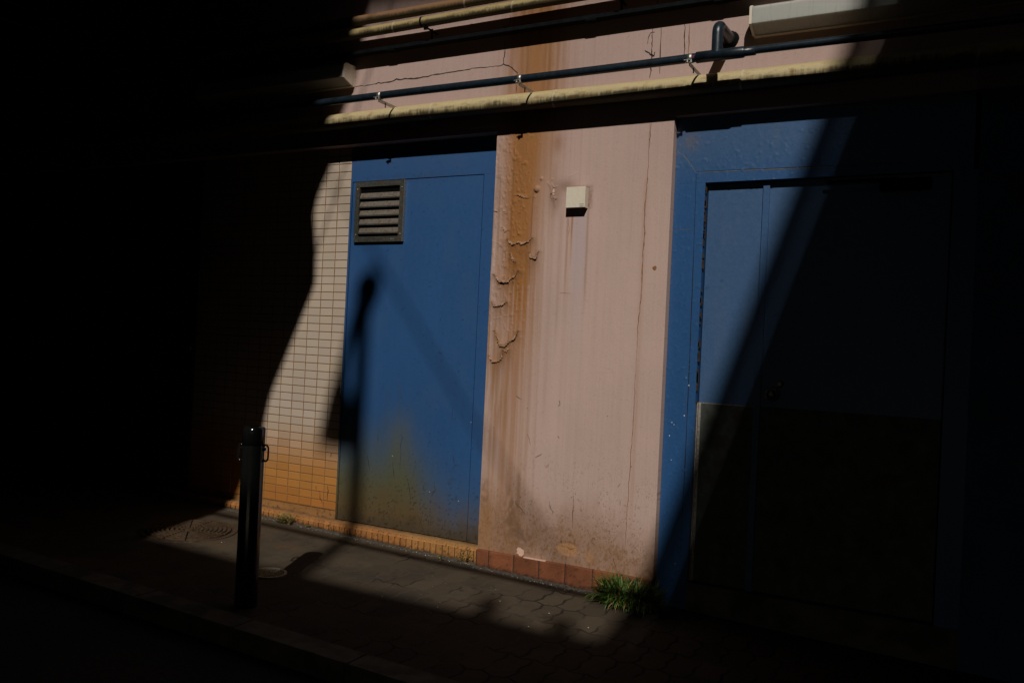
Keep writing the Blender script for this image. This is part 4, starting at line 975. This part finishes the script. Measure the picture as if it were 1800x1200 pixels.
# ------------------------------------------------------------------ bracket sign projecting from the wall far up on the left
sg = empty('bracket_sign', (-3.3, 0, 1.2), 'dark projecting sign on two steel rods high at the far left', 'sign')
a, b = WP(65, 23, PY), WP(63, 53.5, PY)
MB().tube([(a.x, PY + .01, a.z), (a.x, PY - .50, a.z)], .011, 12).build('rod', M_galv, sg)
MB().tube([(b.x, PY + .01, b.z), (b.x, PY - .56, b.z)], .011, 12).build('rod', M_galv, sg)
MB().box(a.x - .03, a.x - .012, PY - .55, PY - .03, b.z - .16, a.z + .12, bev=.002).build('panel', M_tray, sg)

# ------------------------------------------------------------------ street side opposite: what stands between sun and wall
def occ(p, t): return (p[0] + .42 * t, p[1] + .92 * t)
def oc3(p, t): return Vector((p[0] + .42 * t, -t, p[1] + .92 * t))
Mo = simple('opposite_render', (.030, .028, .026), .95, var=.3, sc=2)
Mo2 = simple('opposite_brick', (.030, .024, .02), .95, var=.3, sc=3)
TL = 4.9
left = [(-16, -9.0), (-.96, -9.0), (-.96, -2.96), (-.945, -2.87), (-.90, -2.49), (-.877, -2.24), (-.75, -1.95), (-.635, -1.70), (-.61, -1.574), (-.515, -1.197), (-.465, -.96), (-.43, -.905), (-.275, -.80), (-.250, -.74), (-.258, -.50), (-.290, -.30), (-.25, -.12), (-.18, .056), (-.06, .27), (.01, .40), (.06, .60), (.075, .75), (.10, .91), (.12, 1.3), (.12, 22), (-16, 22)]
tag(MB().prism([occ(p, TL) for p in left], -TL - 4, -TL).build('opposite_building', Mo), 'tall dark building across the alley with a slanting gable edge', 'building')
TR = 9.0
xr = lambda z: 2.785 + .327 * z
GAP = .101
right = [(xr(-3.4) + GAP, -9), (14, -9), (14, 20), (xr(4) + GAP, 20), (xr(4) + GAP, 4), (xr(-3.4) + GAP, -3.4)]
tag(MB().prism([occ(p, TR) for p in right], -TR - .35, -TR).build('opposite_building', Mo2), 'tall dark building across the alley on the sunward side', 'building')
TW = 9.6
low = [(-2.1, -10), (2.6, -10), (2.6, -2.98), (1.83, -2.985), (1.5, -3.02), (1.0, -3.015), (.5, -3.04), (-.2, -3.06), (-2.1, -3.02)]
tag(MB().prism([occ(p, TW) for p in low], -TW - 2.2, -TW).build('low_building', Mo), 'low flat-roofed building between the two tall ones across the alley', 'building')
tag(MB().tube([oc3((xr(-3.25), -3.25), TR - .1), oc3((xr(5), 5), TR - .1)], .052, 12).build('slanting_pole', M_tray), 'dark pole leaning along the edge of the building across the alley', 'pole')
for (sx, hh) in ((1.22, .26), (1.60, .20)):  # posts added to cast soft shadow blobs on the lit ground
    p = occ((sx, -3.03), TW); q = MB().tube([(p[0], -TW - .05, p[1] - .2), (p[0], -TW - .05, p[1] + hh), (p[0], -TW - .05, p[1] + hh + .03)], [.05, .05, .01], 10).build('shadow_post', M_tray)
    tag(q, ('taller' if hh > .23 else 'shorter') + ' stub post on the low roof, added to cast a soft shadow', 'shadow caster')
T2 = 9.2
base = oc3((.13, 0), T2); pole = empty('lamp_post', (base[0], -T2, gz(base[0])), 'slim lamp post with a tilted sign across the alley', 'lamp post')
MB().tube([(base[0], -T2, gz(base[0]) - .05), (base[0] + .012, -T2, oc3((0, -.85), T2)[2])], .046, 16).build('post', M_tray, pole)
q_ = oc3((.165, -.755), T2); MB().tube([(q_[0], q_[1], q_[2] - .12), (q_[0], q_[1], q_[2] - .06), (q_[0], q_[1], q_[2]), (q_[0], q_[1], q_[2] + .05), (q_[0], q_[1], q_[2] + .07)], [.06, .085, .095, .07, .005], 20).build('lamp_head', M_tray, pole)
sp_ = [(.165, -.80), (.08, -.84), (-.005, -1.15), (-.105, -1.45), (-.165, -1.74), (-.06, -1.77), (.12, -1.76), (.12, -1.47), (.065, -1.45), (.035, -1.38), (.04, -1.22), (.10, -1.02), (.15, -.90)]
MB().prism([occ(p, T2) for p in sp_], -T2 - .02, -T2 + .02).build('sign_plate', M_tray, pole)
def cable(p0, p1, t, r, lab):
    tag(MB().tube([oc3(p0, t).lerp(oc3(p1, t), q / 12) for q in range(13)], r, 8).build('overhead_cable', M_tray), lab, 'cable', 'cables strung across the alley')
cable((-2.6, -2.428), (3.2, -2.475), 5.0, .024, 'thick low cable bundle along the alley')
cable((.55, 1.62), (-1.0, -2.55), 5.1, .0065, 'thin steep cable crossing in front of the tall gable')
cable((-.9, .85), (1.6, -2.35), 7.8, .0075, 'thin cable slanting the other way over the low roof')
TF = 17.0; mg = .16  # unseen slabs added around the sun gap to cut sky light
sky_mask_l = [(-16, -12), (-1.05 - mg, -12), (-1.05 - mg, -2.96), (-.92 - mg, -2.2), (-.66 - mg, -1.6), (-.30 - mg, -.60), (-.27 - mg, 0), (0 - mg, .5), (.1 - mg, 24), (-16, 24)]
tag(MB().prism([occ(p, TF) for p in sky_mask_l], -TF - 3, -TF).build('sky_blocker', Mo), 'unseen dark slab left of the sun gap, added to block sky light', 'building')
sky_mask_r = [(xr(-3.4) + GAP + mg, -12), (26, -12), (26, 24), (xr(2.2) + GAP + mg, 24), (xr(2.2) + GAP + mg, 2.2), (xr(-3.4) + GAP + mg, -3.4)]
tag(MB().prism([occ(p, TF) for p in sky_mask_r], -TF - .3, -TF).build('sky_blocker', Mo2), 'unseen dark slab right of the sun gap, added to block sky light', 'building')
tag(MB().prism([occ(p, TF) for p in [(-1.2, -14), (3.5, -14), (3.5, -3.0 - mg), (-1.2, -3.0 - mg)]], -TF - 6, -TF + .02).build('sky_blocker', Mo), 'unseen dark slab below the sun gap, added to block sky light', 'building')
tag(MB().prism([occ(p, TF) for p in [(-.3, 1.6), (3.9, 1.6), (3.9, 24), (-.3, 24)]], -TF - .9, -TF - .35).build('sky_blocker_top', Mo), 'unseen dark slab above the sun gap, added to block sky light', 'sky blocker')  # added slab closing off the sky above the gap
tag(MB().box(-14, 14, -6.9, -.08, 8.2, 8.8).build('overhead_sky_blocker', Mo), 'unseen dark slab over the alley, added to shut out sky light', 'deck')  # unseen slab added overhead to keep sky light out of the alley
for nm, x0, x1, lab in (('end_sky_blocker', -15.5, -14.0, 'unseen dark block closing the left end of the alley, added against sky light'), ('end_sky_blocker', 14.0, 15.5, 'unseen dark block closing the right end of the alley, added against sky light')):  # unseen end blocks added to suppress ambient light
    tag(MB().box(x0, x1, -20, -.08, -3.2, 18).build(nm, Mo2), lab, 'building')
